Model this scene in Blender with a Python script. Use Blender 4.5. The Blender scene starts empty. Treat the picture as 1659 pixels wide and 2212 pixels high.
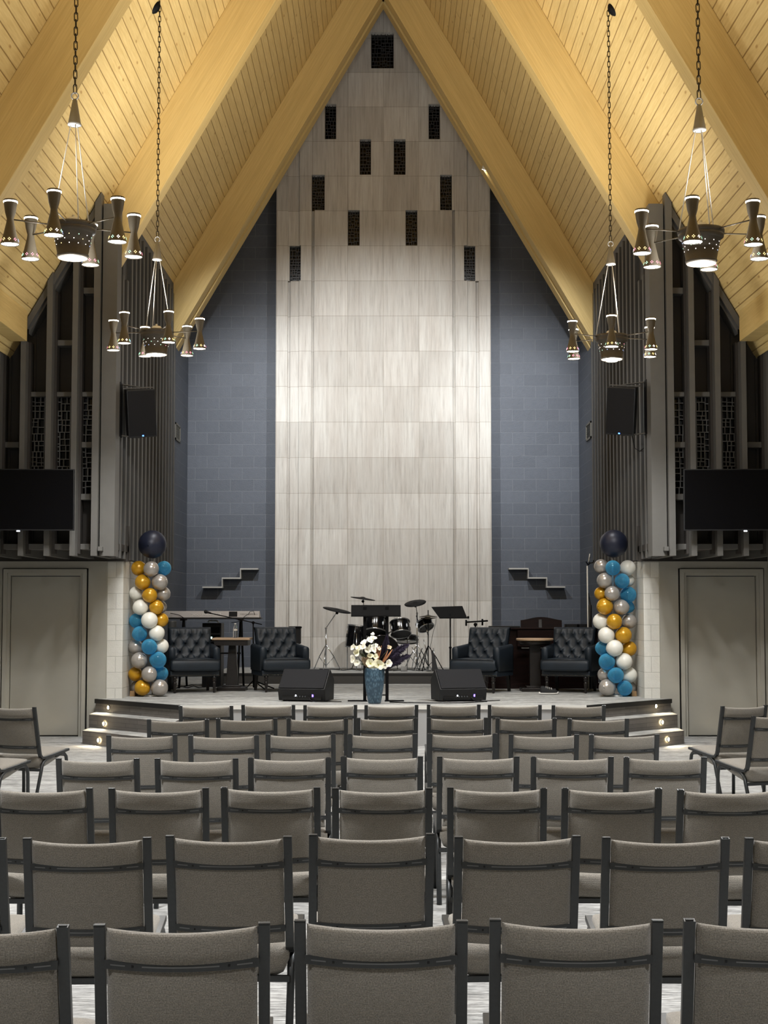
import bpy, bmesh, math, random
from mathutils import Vector, Matrix, Euler
random.seed(7)
sc = bpy.context.scene
COL = sc.collection
PI = math.pi
# ------------------------------------------------------------------ camera model
F, CX, CAMZ = 3200.0, 828.0, 1.642
PITCH = math.atan(207/3200.0)
def kz(py): return math.tan(PITCH+math.atan((1106-py)/F))
def at(px, py, Y):
    z = Y*kz(py); d = Y*math.cos(PITCH)+z*math.sin(PITCH)
    return Vector(((px-CX)/F*d, Y, z+CAMZ))
def ground(px, py, h):
    Y = (h-CAMZ)/kz(py); return Vector((at(px, py, Y).x, Y, h))
def xat(px, Y): return at(px, 1313, Y).x
# ------------------------------------------------------------------ materials
MATS = {}
def lin(c):
    return tuple(((v/255)/12.92 if v/255 <= .04045 else ((v/255+.055)/1.055)**2.4) for v in c)+(1.0,)
class NT:
    def __init__(s, name):
        s.m = bpy.data.materials.new(name); s.m.use_nodes = True
        s.t = s.m.node_tree; s.b = s.t.nodes['Principled BSDF']; s.out = s.t.nodes['Material Output']
    def n(s, typ, **kw):
        nd = s.t.nodes.new(typ)
        for k, v in kw.items():
            if k in nd.inputs.keys() if hasattr(nd.inputs, 'keys') else False: nd.inputs[k].default_value = v
            else: setattr(nd, k, v)
        return nd
    def l(s, a, b): s.t.links.new(a, b)
    def uv(s, scale=(1, 1, 1), rot=0, loc=(0, 0, 0)):
        u = s.n('ShaderNodeUVMap'); mp = s.n('ShaderNodeMapping')
        mp.inputs['Scale'].default_value = scale; mp.inputs['Rotation'].default_value = (0, 0, rot); mp.inputs['Location'].default_value = loc
        s.l(u.outputs['UV'], mp.inputs['Vector']); return mp.outputs['Vector']
    def noise(s, vec, scale=5, detail=4, rough=.55):
        nd = s.n('ShaderNodeTexNoise'); nd.inputs['Scale'].default_value = scale
        nd.inputs['Detail'].default_value = detail; nd.inputs['Roughness'].default_value = rough
        if vec: s.l(vec, nd.inputs['Vector'])
        return nd.outputs['Fac']
    def ramp(s, fac, stops):
        r = s.n('ShaderNodeValToRGB'); e = r.color_ramp.elements
        e[0].position, e[0].color = stops[0]; e[1].position, e[1].color = stops[-1]
        for p, c in stops[1:-1]:
            x = e.new(p); x.color = c
        s.l(fac, r.inputs['Fac']); return r.outputs['Color']
    def mix(s, fac, a, b, mode='MIX'):
        m = s.n('ShaderNodeMix', data_type='RGBA', blend_type=mode)
        for i, v in ((0, fac), (6, a), (7, b)):
            if hasattr(v, 'is_linked'): s.l(v, m.inputs[i])
            else: m.inputs[i].default_value = v
        return m.outputs[2]
    def bump(s, h, strength=.3, dist=.01):
        b = s.n('ShaderNodeBump'); b.inputs['Strength'].default_value = strength; b.inputs['Distance'].default_value = dist
        s.l(h, b.inputs['Height']); s.l(b.outputs['Normal'], s.b.inputs['Normal'])
    def set(s, col=None, rough=None, metal=None, spec=None, **kw):
        if col is not None:
            if hasattr(col, 'is_linked'): s.l(col, s.b.inputs['Base Color'])
            else: s.b.inputs['Base Color'].default_value = col
        if rough is not None: s.b.inputs['Roughness'].default_value = rough
        if metal is not None: s.b.inputs['Metallic'].default_value = metal
        if spec is not None: s.b.inputs['Specular IOR Level'].default_value = spec
        for k, v in kw.items(): s.b.inputs[k].default_value = v
        return s.m
def plain(name, rgb, rough=.6, metal=0, spec=.5, grain=.0, gs=60):
    t = NT(name); c = lin(rgb)
    if grain:
        f = t.noise(t.uv(), gs, 3)
        d = tuple(v*(1-grain) for v in c[:3])+(1,); e = tuple(min(1, v*(1+grain)) for v in c[:3])+(1,)
        t.set(t.ramp(f, [(.3, d), (.7, e)]), rough, metal, spec)
    else: t.set(c, rough, metal, spec)
    MATS[name] = t.m; return t.m
def glow(name, rgb, strength):
    t = NT(name); t.set((0, 0, 0, 1), .5)
    t.b.inputs['Emission Color'].default_value = lin(rgb); t.b.inputs['Emission Strength'].default_value = strength
    MATS[name] = t.m; return t.m
def brickwall(name, c1, c2, mortar, w, h, msize=.006, off=.5, rough=.8, bump=.5, mott=.1, spec=.4):
    t = NT(name); v = t.uv()
    b = t.n('ShaderNodeTexBrick'); b.offset = off
    b.inputs['Scale'].default_value = 1; b.inputs['Brick Width'].default_value = w; b.inputs['Row Height'].default_value = h
    b.inputs['Mortar Size'].default_value = msize; b.inputs['Mortar Smooth'].default_value = .3
    b.inputs['Color1'].default_value = lin(c1); b.inputs['Color2'].default_value = lin(c2); b.inputs['Mortar'].default_value = lin(mortar)
    t.l(v, b.inputs['Vector'])
    f = t.noise(v, 14, 6, .7)
    col = t.mix(1.0, b.outputs['Color'], t.ramp(f, [(.25, (1-mott,)*3+(1,)), (.75, (1+mott,)*3+(1,))]), 'MULTIPLY')
    t.set(col, rough, 0, spec)
    mt = t.n('ShaderNodeMath', operation='MULTIPLY_ADD'); t.l(b.outputs['Fac'], mt.inputs[0]); mt.inputs[1].default_value = -1.2
    t.l(t.noise(v, 60, 4), mt.inputs[2]); t.bump(mt.outputs[0], bump, .006)
    MATS[name] = t.m; return t.m
def build_mats():
    # carpet: pale grey broken into fine cross streaks
    for nm, a, b_, c in (('carpet', (90, 90, 89), (150, 150, 148), (186, 186, 184)), ('stage_carpet', (92, 92, 90), (150, 150, 147), (192, 192, 188))):
        t = NT(nm); f1 = t.noise(t.uv((3.2, 22, 1)), 2.2, 6, .75); f2 = t.noise(t.uv((1, 5, 1)), .9, 3, .6)
        m = t.n('ShaderNodeMath', operation='MULTIPLY_ADD'); t.l(f1, m.inputs[0]); m.inputs[1].default_value = .75; 
        m2 = t.n('ShaderNodeMath', operation='MULTIPLY'); t.l(f2, m2.inputs[0]); m2.inputs[1].default_value = .25; t.l(m2.outputs[0], m.inputs[2])
        t.set(t.ramp(m.outputs[0], [(.38, lin(a)), (.5, lin(b_)), (.60, lin(c))]), .95, 0, .1)
        t.bump(t.noise(t.uv(), 220, 2), .35, .004); MATS[nm] = t.m
    brickwall('block_dark', (82, 87, 96), (76, 81, 90), (102, 106, 113), .406, .203, .005, .5, .55, .5, .10, .5)
    brickwall('block_white', (212, 210, 202), (204, 202, 194), (184, 182, 174), .406, .203, .005, .5, .7, .5, .05)
    # stone: vertical veined tiles
    t = NT('stone'); v = t.uv()
    b = t.n('ShaderNodeTexBrick'); b.offset = 0.0
    b.inputs['Scale'].default_value = 1; b.inputs['Brick Width'].default_value = .6096; b.inputs['Row Height'].default_value = .6096
    b.inputs['Mortar Size'].default_value = .004; b.inputs['Mortar Smooth'].default_value = .2; b.inputs['Bias'].default_value = 0
    b.inputs['Color1'].default_value = (.84, .83, .82, 1); b.inputs['Color2'].default_value = (1.06, 1.06, 1.06, 1); b.inputs['Mortar'].default_value = (.60, .57, .52, 1)
    t.l(v, b.inputs['Vector'])
    vein = t.noise(t.uv((16, .9, 1)), 1.6, 8, .68); vein2 = t.noise(t.uv((3.2, .35, 1)), 1.5, 4, .6)
    base = t.ramp(vein, [(.28, lin((168, 164, 157))), (.46, lin((191, 188, 182))), (.6, lin((200, 198, 192))), (.78, lin((212, 210, 206)))])
    tint = t.ramp(vein2, [(.3, (.90, .86, .83, 1)), (.7, (1.04, 1.04, 1.03, 1))])
    c = t.mix(1.0, t.mix(1.0, base, tint, 'MULTIPLY'), b.outputs['Color'], 'MULTIPLY')
    t.set(c, .5, 0, .3); t.bump(vein, .12, .004); MATS['stone'] = t.m
    # timber decking: long planks with open joints, knots and grain
    t = NT('decking'); v = t.uv(rot=PI/2)
    b = t.n('ShaderNodeTexBrick'); b.offset = .37
    b.inputs['Scale'].default_value = 1; b.inputs['Brick Width'].default_value = 60; b.inputs['Row Height'].default_value = .138
    b.inputs['Mortar Size'].default_value = .0065; b.inputs['Mortar Smooth'].default_value = .35; b.inputs['Bias'].default_value = 0
    b.inputs['Color1'].default_value = (.93, .92, .90, 1); b.inputs['Color2'].default_value = (1.05, 1.05, 1.05, 1); b.inputs['Mortar'].default_value = (.50, .42, .33, 1)
    t.l(v, b.inputs['Vector'])
    gr = t.noise(t.uv((22, 1.1, 1)), 2.2, 5, .6)
    base = t.ramp(gr, [(.3, lin((201, 172, 112))), (.7, lin((221, 196, 136)))])
    vo = t.n('ShaderNodeTexVoronoi'); vo.inputs['Scale'].default_value = 1; t.l(t.uv((7.2, 2.6, 1)), vo.inputs['Vector'])
    kn = t.ramp(vo.outputs['Distance'], [(.05, (.62, .50, .38, 1)), (.14, (1, 1, 1, 1))])
    t.set(t.mix(1.0, t.mix(1.0, base, kn, 'MULTIPLY'), b.outputs['Color'], 'MULTIPLY'), .5, 0, .35)
    mt = t.n('ShaderNodeMath', operation='MULTIPLY'); t.l(b.outputs['Fac'], mt.inputs[0]); mt.inputs[1].default_value = -1
    t.bump(mt.outputs[0], .9, .012); MATS['decking'] = t.m
    t = NT('glulam'); g1 = t.noise(t.uv((1.2, 40, 30)), 1.6, 6, .65); g2 = t.noise(t.uv((.25, 7, 5)), 1.0, 2)
    c = t.mix(1.0, t.ramp(g1, [(.3, lin((198, 169, 108))), (.7, lin((216, 190, 128)))]), t.ramp(g2, [(.35, (.93, .92, .9, 1)), (.65, (1.04, 1.04, 1.04, 1))]), 'MULTIPLY')
    t.set(c, .5, 0, .35); MATS['glulam'] = t.m
    # woven chair cloth
    t = NT('weave'); v = t.uv()
    f = t.noise(v, 260, 3, .7); f2 = t.noise(v, 45, 3)
    c = t.ramp(f, [(.3, lin((88, 84, 77))), (.5, lin((120, 115, 106))), (.7, lin((148, 142, 132)))])
    c = t.mix(1.0, c, t.ramp(f2, [(.3, (.93, .93, .93, 1)), (.7, (1.05, 1.05, 1.05, 1))]), 'MULTIPLY')
    t.set(c, .9, 0, .15); t.b.inputs['Sheen Weight'].default_value = .25; t.b.inputs['Sheen Roughness'].default_value = .6
    w1 = t.n('ShaderNodeTexWave', wave_type='BANDS', bands_direction='Y'); w1.inputs['Scale'].default_value = 80; w1.inputs['Distortion'].default_value = 2.2; w1.inputs['Detail'].default_value = 2; w1.inputs['Detail Scale'].default_value = 4; t.l(v, w1.inputs['Vector'])
    m = t.n('ShaderNodeMath', operation='ADD'); t.l(w1.outputs['Fac'], m.inputs[0]); t.l(f, m.inputs[1]); t.bump(m.outputs[0], .3, .002); MATS['weave'] = t.m
    plain('gunmetal', (62, 64, 65), .38, .55, .5, .06, 90)
    plain('tube_end', (12, 12, 12), .8)
    plain('slot_metal', (112, 114, 115), .3, .7)
    plain('chrome', (190, 192, 194), .18, 1)
    plain('black_metal', (9, 9, 10), .6, 0, .12)
    plain('black_plastic', (20, 20, 21), .5, 0, .4, .06, 200)
    plain('speaker_mesh', (30, 30, 32), .7, 0, .15, .12, 300)
    plain('screen_glass', (6, 6, 8), .16, 0, .5)
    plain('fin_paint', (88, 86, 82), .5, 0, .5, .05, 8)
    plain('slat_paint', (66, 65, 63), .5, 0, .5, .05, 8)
    plain('panel_paint', (52, 48, 44), .6, 0, .4, .08, 4)
    plain('beige_paint', (160, 157, 147), .55, 0, .4, .02, 6)
    plain('door_paint', (156, 153, 143), .5, 0, .4, .02, 5)
    plain('stage_face', (160, 160, 160), .6)
    plain('black_nosing', (24, 23, 22), .6)
    brickwall('riser_vinyl', (122, 117, 112), (104, 100, 96), (72, 69, 66), .42, .05, .002, .4, .55, .2, .12)
    plain('riser_face', (58, 56, 53), .7)
    plain('shelf_grey', (176, 174, 168), .6)
    plain('night_glass', (5, 5, 6), .12, 0, .5)
    plain('grille_dark', (60, 60, 61), .5, .3)
    plain('grille_metal', (108, 109, 110), .5, .4)
    plain('lamp_bronze', (98, 90, 76), .45, .3, .5, .08, 120)
    plain('lamp_dark', (84, 76, 64), .45, .3, .5, .08, 120)
    plain('lamp_grey', (140, 138, 134), .4, .3)
    plain('lamp_white', (225, 222, 214), .4)
    plain('chain_bronze', (52, 44, 30), .4, .8)
    glow('lamp_disc', (255, 250, 238), 22)
    glow('dot_white', (255, 246, 240), 6)
    for k, c in enumerate(((255, 150, 175), (165, 190, 255), (190, 255, 215), (255, 226, 150))): glow('dot_colour_%d' % k, c, 4)
    glow('led_blue', (70, 130, 255), 9); glow('led_violet', (110, 90, 255), 7); glow('led_white', (235, 240, 255), 8); glow('led_green', (190, 255, 225), 5)
    glow('step_glow', (255, 226, 170), 60)
    t = NT('leather'); v = t.uv(); vo = t.n('ShaderNodeTexVoronoi'); vo.inputs['Scale'].default_value = 160; t.l(v, vo.inputs['Vector'])
    t.set(t.ramp(t.noise(v, 6, 3), [(.3, lin((25, 33, 41))), (.7, lin((33, 42, 51)))]), .5, 0, .45); t.bump(vo.outputs['Distance'], .15, .002); MATS['leather'] = t.m
    plain('leather_button', (22, 29, 36), .4)
    plain('nailhead', (92, 88, 80), .3, .9)
    plain('espresso', (26, 21, 18), .4, 0, .5, .2, 20)
    t = NT('mahogany'); t.set(t.ramp(t.noise(t.uv((1, 12, 1)), 3, 5), [(.3, lin((20, 10, 9))), (.7, lin((34, 17, 14)))]), .5, 0, .15); MATS['mahogany'] = t.m
    t = NT('oak_top'); t.set(t.ramp(t.noise(t.uv((1, 14, 1)), 3, 5), [(.3, lin((172, 142, 112))), (.7, lin((200, 172, 142)))]), .4, 0, .5); MATS['oak_top'] = t.m
    plain('raw_wood', (150, 120, 84), .7, 0, .3, .15, 20)
    plain('keyboard_silver', (190, 186, 184), .4, .2, .5)
    plain('print_white', (236, 234, 232), .5)
    plain('drum_black', (10, 10, 11), .14, 0, .6)
    plain('drum_head', (58, 58, 58), .55)
    plain('cymbal_rubber', (16, 16, 17), .6, 0, .15)
    plain('brass_dark', (64, 58, 44), .35, .8)
    plain('rubber', (14, 14, 14), .85)
    plain('white_plastic', (222, 220, 214), .4)
    plain('grey_plastic', (70, 72, 74), .5)
    plain('vent_grey', (108, 106, 98), .6)
    plain('sole_white', (222, 220, 214), .6)
    plain('shoe_black', (18, 18, 19), .8)
    plain('petal', (240, 236, 206), .55, 0, .3, .05, 40)
    plain('petal_white', (246, 243, 228), .55, 0, .3, .04, 40)
    plain('petal_heart', (190, 188, 90), .6)
    plain('stem_green', (64, 72, 48), .7)
    plain('reed_tan', (168, 118, 84), .8, 0, .2, .2, 60)
    plain('pampas', (206, 186, 158), .95, 0, .1, .15, 80)
    plain('plume_purple', (66, 60, 78), .9, 0, .15, .25, 60)
    t = NT('vase_glaze'); v = t.uv(); vo = t.n('ShaderNodeTexVoronoi'); vo.inputs['Scale'].default_value = 1; t.l(t.uv((52, 26, 1)), vo.inputs['Vector'])
    t.set(t.ramp(vo.outputs['Distance'], [(.15, lin((88, 114, 130))), (.6, lin((50, 72, 88)))]), .3, 0, .5); t.bump(vo.outputs['Distance'], .8, .006); MATS['vase_glaze'] = t.m
    plain('balloon_gold', (196, 146, 30), .26, .25, .6, .08, 12)
    plain('balloon_silver', (176, 170, 163), .24, .45, .6, .05, 12)
    plain('balloon_white', (226, 224, 214), .34, 0, .5, .03, 12)
    plain('balloon_navy', (30, 35, 54), .42, .1, .5, .15, 8)
    t = NT('balloon_blue'); t.set(lin((84, 174, 214)), .08, 0, .6)
    tr = t.n('ShaderNodeBsdfTransparent'); tr.inputs['Color'].default_value = lin((150, 208, 234))
    mx = t.n('ShaderNodeMixShader'); lw = t.n('ShaderNodeLayerWeight'); lw.inputs['Blend'].default_value = .35
    rp = t.n('ShaderNodeMapRange'); rp.inputs['To Min'].default_value = .24; rp.inputs['To Max'].default_value = 1.0
    t.l(lw.outputs['Facing'], rp.inputs['Value']); t.l(rp.outputs['Result'], mx.inputs['Fac'])
    t.l(tr.outputs[0], mx.inputs[1]); t.l(t.b.outputs[0], mx.inputs[2]); t.l(mx.outputs[0], t.out.inputs['Surface']); MATS['balloon_blue'] = t.m
    t = NT('clear_plastic'); t.set((.95, .97, .98, 1), .06, 0, .5); t.b.inputs['Transmission Weight'].default_value = .9; t.b.inputs['IOR'].default_value = 1.15; MATS['clear_plastic'] = t.m
build_mats()
def M(n): return MATS[n]
# ------------------------------------------------------------------ mesh builder
def wloc(o):
    v = Vector((0, 0, 0))
    while o is not None:
        v = v+Vector(o.location); o = o.parent
    return v
class MB:
    def __init__(s): s.v = []; s.f = []; s.mi = []; s.sm = []; s.X = Matrix.Identity(4)
    def add(s, vs, fs, mi=0, smooth=False):
        o = len(s.v); s.v += [s.X @ Vector(p) for p in vs]
        for f in fs: s.f.append([o+i for i in f]); s.mi.append(mi); s.sm.append(smooth)
    def hexa(s, p, mi=0):   # 8 points: bottom ring 0-3 counter-clockwise, top ring 4-7
        s.add(p, [(3, 2, 1, 0), (4, 5, 6, 7), (0, 1, 5, 4), (1, 2, 6, 5), (2, 3, 7, 6), (3, 0, 4, 7)], mi)
    def box(s, a, b, mi=0):
        (x0, y0, z0), (x1, y1, z1) = a, b
        s.hexa([(x0, y0, z0), (x1, y0, z0), (x1, y1, z0), (x0, y1, z0), (x0, y0, z1), (x1, y0, z1), (x1, y1, z1), (x0, y1, z1)], mi)
    def cbox(s, c, d, mi=0):
        s.box([c[i]-d[i]/2 for i in range(3)], [c[i]+d[i]/2 for i in range(3)], mi)
    def prism(s, poly, z0, z1, mi=0, mtop=None):   # plan polygon, counter-clockwise
        n = len(poly)
        s.add([(x, y, z0) for x, y in poly]+[(x, y, z1) for x, y in poly], [(i, (i+1) % n, n+(i+1) % n, n+i) for i in range(n)]+[tuple(range(n-1, -1, -1))], mi)
        s.add([(x, y, z1) for x, y in poly], [tuple(range(n))], mi if mtop is None else mtop)
    def lathe(s, prof, n=24, mi=0, cap=True, smooth=True):
        vs = []; fs = []
        for r, z in prof:
            for k in range(n): a = 2*PI*k/n; vs.append((r*math.cos(a), r*math.sin(a), z))
        m = len(prof)
        for j in range(m-1):
            for k in range(n): fs.append((j*n+k, j*n+(k+1) % n, (j+1)*n+(k+1) % n, (j+1)*n+k))
        s.add(vs, fs, mi, smooth)
        if cap:
            o = len(s.v)-m*n
            if prof[0][0] > 1e-5: s.f.append([o+k for k in range(n-1, -1, -1)]); s.mi.append(mi); s.sm.append(False)
            if prof[-1][0] > 1e-5: s.f.append([o+(m-1)*n+k for k in range(n)]); s.mi.append(mi); s.sm.append(False)
    def tube(s, pts, r, n=8, mi=0, closed=False, cap=True):
        P = [Vector(p) for p in pts]; m = len(P)
        rr = r if isinstance(r, (list, tuple)) else [r]*m
        T = []
        for i in range(m):
            a = P[(i-1) % m] if (closed or i > 0) else P[i]; b = P[(i+1) % m] if (closed or i < m-1) else P[i]
            T.append((b-a).normalized())
        up = Vector((0, 0, 1)) if abs(T[0].z) < .9 else Vector((1, 0, 0))
        N = T[0].cross(up).normalized(); vs = []
        for i in range(m):
            N = (N-T[i]*N.dot(T[i])).normalized(); B = T[i].cross(N)
            for k in range(n):
                a = 2*PI*k/n; vs.append(P[i]+(N*math.cos(a)+B*math.sin(a))*rr[i])
        fs = []
        for i in range(m if closed else m-1):
            j = (i+1) % m
            for k in range(n): fs.append((i*n+k, i*n+(k+1) % n, j*n+(k+1) % n, j*n+k))
        if cap and not closed: fs += [tuple(range(n-1, -1, -1)), tuple((m-1)*n+k for k in range(n))]
        s.add(vs, fs, mi, True)
    def rod(s, a, b, r, n=8, mi=0): s.tube([a, b], r, n, mi)
    def strip(s, path, x0, x1, t, mi=0):  # bar of rectangular section swept along a path in the y-z plane
        P = [Vector((0, y, z)) for y, z in path]; vs = []; m = len(P)
        for i in range(m):
            d = (P[min(i+1, m-1)]-P[max(i-1, 0)]).normalized(); nrm = Vector((0, -d.z, d.y))*t/2
            for x, sg in ((x0, -1), (x1, -1), (x1, 1), (x0, 1)): q = P[i]+nrm*sg; vs.append((x, q.y, q.z))
        fs = [(i*4+k, i*4+(k+1) % 4, i*4+4+(k+1) % 4, i*4+4+k) for i in range(m-1) for k in range(4)]+[(3, 2, 1, 0), tuple((m-1)*4+k for k in range(4))]
        s.add(vs, fs, mi)
    def grid(s, fn, nu, nv, mi=0, closed_v=False, caps=False, smooth=True):
        vs = [fn(i/nu, j/nv) for i in range(nu+1) for j in range(nv if closed_v else nv+1)]
        w = nv if closed_v else nv+1
        fs = [(i*w+j, (i+1)*w+j, (i+1)*w+(j+1) % w, i*w+(j+1) % w) for i in range(nu) for j in range(nv)]
        if caps: fs += [tuple(range(w)), tuple(nu*w+j for j in range(w-1, -1, -1))]
        s.add(vs, fs, mi, smooth)
    def ball(s, c, r, nu=20, nv=12, mi=0, sq=(1, 1, 1)):
        c = Vector(c)
        vs = [c+Vector((0, 0, r*sq[2]))]; fs = []
        for j in range(1, nv):
            t = PI*j/nv
            for k in range(nu): a = 2*PI*k/nu; vs.append(c+Vector((r*sq[0]*math.sin(t)*math.cos(a), r*sq[1]*math.sin(t)*math.sin(a), r*sq[2]*math.cos(t))))
        vs.append(c-Vector((0, 0, r*sq[2]))); L = len(vs)-1
        for k in range(nu):
            fs.append((0, 1+k, 1+(k+1) % nu)); fs.append((L, 1+(nv-2)*nu+(k+1) % nu, 1+(nv-2)*nu+k))
            for j in range(nv-2): fs.append((1+j*nu+k, 1+(j+1)*nu+k, 1+(j+1)*nu+(k+1) % nu, 1+j*nu+(k+1) % nu))
        s.add(vs, fs, mi, True)
    def mesh(s, name, mats, bevel=0, origin=None, fix=True):
        if not isinstance(mats, (list, tuple)): mats = [mats]
        me = bpy.data.meshes.new(name)
        o = origin or Vector((0, 0, 0))
        me.from_pydata([tuple(v-o) for v in s.v], [], s.f)
        for m in mats: me.materials.append(M(m))
        me.polygons.foreach_set('material_index', s.mi); me.polygons.foreach_set('use_smooth', s.sm)
        bm = bmesh.new(); bm.from_mesh(me)
        if fix: bmesh.ops.recalc_face_normals(bm, faces=bm.faces)
        if bevel:
            bmesh.ops.remove_doubles(bm, verts=bm.verts, dist=1e-5)
            bmesh.ops.bevel(bm, geom=list(bm.edges), offset=bevel, segments=2, profile=.6, affect='EDGES', clamp_overlap=True)
        uv = bm.loops.layers.uv.new('UVMap')
        for f in bm.faces:
            n = f.normal; ax = max(range(3), key=lambda i: abs(n[i]))
            for l in f.loops:
                p = l.vert.co
                l[uv].uv = (p.y, p.z) if ax == 0 else (p.x, p.z) if ax == 1 else (p.x, p.y)
        bm.to_mesh(me); bm.free(); me.update()
        return me
    def build(s, name, mats, parent=None, bevel=0, world=False, fix=True):
        # world=True: the points are scene coordinates; the mesh is stored relative to its parent
        o = wloc(parent) if (world and parent is not None) else None
        ob = bpy.data.objects.new(name, s.mesh(name, mats, bevel, o, fix)); COL.objects.link(ob); ob.parent = parent
        return ob
def tag(o, label=None, cat=None, group=None, kind=None):
    if label: o['label'] = label
    if cat: o['category'] = cat
    if group: o['group'] = group
    if kind: o['kind'] = kind
    return o
def empty(name, loc, label=None, cat=None, group=None, rz=0, kind=None):
    o = bpy.data.objects.new(name, None); COL.objects.link(o); o.location = loc; o.rotation_euler = (0, 0, rz); o.empty_display_size = .1
    return tag(o, label, cat, group, kind)
def struct(ob): ob['kind'] = 'structure'; return ob
def at_base(mb, name, mats, base, label, cat, group=None, bevel=0):   # single-mesh thing with its origin at its base
    ob = bpy.data.objects.new(name, mb.mesh(name, mats, bevel, Vector(base))); COL.objects.link(ob); ob.location = base
    return tag(ob, label, cat, group)
def copy_tree(o, parent=None):
    c = o.copy(); COL.objects.link(c)
    if parent is not None: c.parent = parent
    for ch in list(o.children): copy_tree(ch, c)
    return c
# ------------------------------------------------------------------ room shell
HC, MC = 12.69, 1.7135          # ceiling: z = HC - MC*|x|
HR, MR = 11.70, 1.727           # underside of the rafters
STG = .48
YB, YW, YF = 25.5, 19.10, 17.90  # back wall, door wall, front of the timber screens
def zc(x): return HC-MC*abs(x)
fl = MB(); fl.box((-9, -5, -.2), (9, 26.5, 0)); struct(fl.build('floor', 'carpet'))
SL = math.atan(MC)
def slope_frame(sgn):   # local x runs down the slope, local y along the nave, local z up and out
    ex = Vector((sgn*math.cos(SL), 0, -math.sin(SL))); ey = Vector((0, 1, 0)); ez = ex.cross(ey)
    if ez.z < 0: ez = -ez
    return Matrix(((ex.x, ey.x, ez.x, 0), (ex.y, ey.y, ez.y, 0), (ex.z, ey.z, ez.z, HC), (0, 0, 0, 1)))
for sgn, nm in ((-1, 'left'), (1, 'right')):
    m = MB(); m.box((0, -5, 0), (9.2, 25.6, .2)); o = struct(m.build('ceiling_'+nm, 'decking')); o.matrix_world = slope_frame(sgn)
# rafters (glulam), each side of each frame one timber
DEP = (HC-HR)*math.cos(SL)
for yr in (23.62, 18.38, 13.74, 8.95, 4.1, -.8):
    for sgn in (-1, 1):
        m = MB(); L = 9.1 if yr < 18 else 7.75
        m.box((-.86, .001*(sgn > 0), -DEP), (L, .30, -.001*(sgn > 0))); o = struct(m.build('ceiling_beam', 'glulam', bevel=.008)); o.matrix_world = Matrix.Translation((0, yr, 0)) @ slope_frame(sgn)
# boards closing the gap between the last rafter and the stage wall
for sgn in (-1, 1):
    m = MB(); m.box((.45, 24.02, -DEP-.01), (7.7, 24.3, -DEP+.1)); o = struct(m.build('trim_gable', 'glulam')); o.matrix_world = slope_frame(sgn)
# header beams along the nave at the foot of the ceiling
for sgn, nm in ((-1, 'left'), (1, 'right')):
    p0 = at(60, 701, YF); xi = p0.x; zt = p0.z; zb = at(60, 738, YF).z
    m = MB(); a, b = sorted((sgn*abs(xi), sgn*(abs(xi)+.2))); m.box((a, -5, zb), (b, YF-.02, zc(xi)-.02 if False else zt+.95)); struct(m.build('ceiling_beam_header_'+nm, 'glulam', bevel=.006))
    # aisle ceiling and outer wall beyond the header, and the wall behind the camera
    m = MB(); a, b = sorted((sgn*(abs(xi)+.2), sgn*9)); m.box((a, -5, zb+.1), (b, YW, zb+.3)); struct(m.build('ceiling_aisle_'+nm, 'beige_paint'))
    m = MB(); a, b = sorted((sgn*8.8, sgn*9)); m.box((a, -5, 0), (b, YW+.2, zb+.1)); struct(m.build('wall_'+nm, 'beige_paint'))
m = MB(); m.box((-9, -5.2, 0), (9, -5, 13)); struct(m.build('wall_rear', 'beige_paint'))
# back wall of the stage and side walls (painted block)
m = MB(); tp_ = zc(3.5)-.03
m.hexa([(-3.5, YB, 0), (3.5, YB, 0), (3.5, YB+.2, 0), (-3.5, YB+.2, 0), (-3.5, YB, tp_), (3.5, YB, tp_), (3.5, YB+.2, tp_), (-3.5, YB+.2, tp_)])
m.hexa([(-3.5, YB, tp_), (3.5, YB, tp_), (3.5, YB+.2, tp_), (-3.5, YB+.2, tp_), (-.05, YB, HC-.13), (.05, YB, HC-.13), (.05, YB+.2, HC-.13), (-.05, YB+.2, HC-.13)]); struct(m.build('wall_back', 'block_dark'))
XS = 3.385
for sgn, nm in ((-1, 'left'), (1, 'right')):
    m = MB(); a, b = sorted((sgn*XS, sgn*(XS+.2))); m.box((a, 20.4, 0), (b, YB, zc(XS)-.02)); struct(m.build('wall_stage_'+nm, 'block_dark'))
    a, b = sorted((sgn*3.36, sgn*3.70)); m = MB(); m.box((a, 19.16, 0), (b, 20.4, 2.262)); struct(m.build('wall_pier_'+nm, 'block_white', bevel=.01))
    # wall with the door beside the stage
    xo, xi_ = (-4.93, -3.84); m = MB()
    for bx in (((-9, YW, 0), (-4.905, YW+.15, 2.24)), ((-3.80, YW, 0), (-3.56, YW+.15, 2.24)), ((-4.905, YW, 2.15), (-3.80, YW+.15, 2.24))):
        (x0, y0, z0), (x1, y1, z1) = bx
        if sgn > 0: x0, x1 = -x1, -x0
        m.box((x0, y0, z0), (x1, y1, z1))
    struct(m.build('wall_door_'+nm, 'beige_paint'))
    a, b = sorted((sgn*3.3, sgn*9)); m = MB(); m.box((a, YW+.02, 2.24), (b, YW+.15, 2.7)); struct(m.build('trim_soffit_shade_'+nm, 'panel_paint'))  # dark band above the door wall: shade under the soffit put into colour
    a, b = sorted((sgn*5.25, sgn*9)); m = MB(); m.box((a, YW, 2.7), (b, YW+.15, 5.0)); struct(m.build('wall_upper_'+nm, 'panel_paint'))
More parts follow.
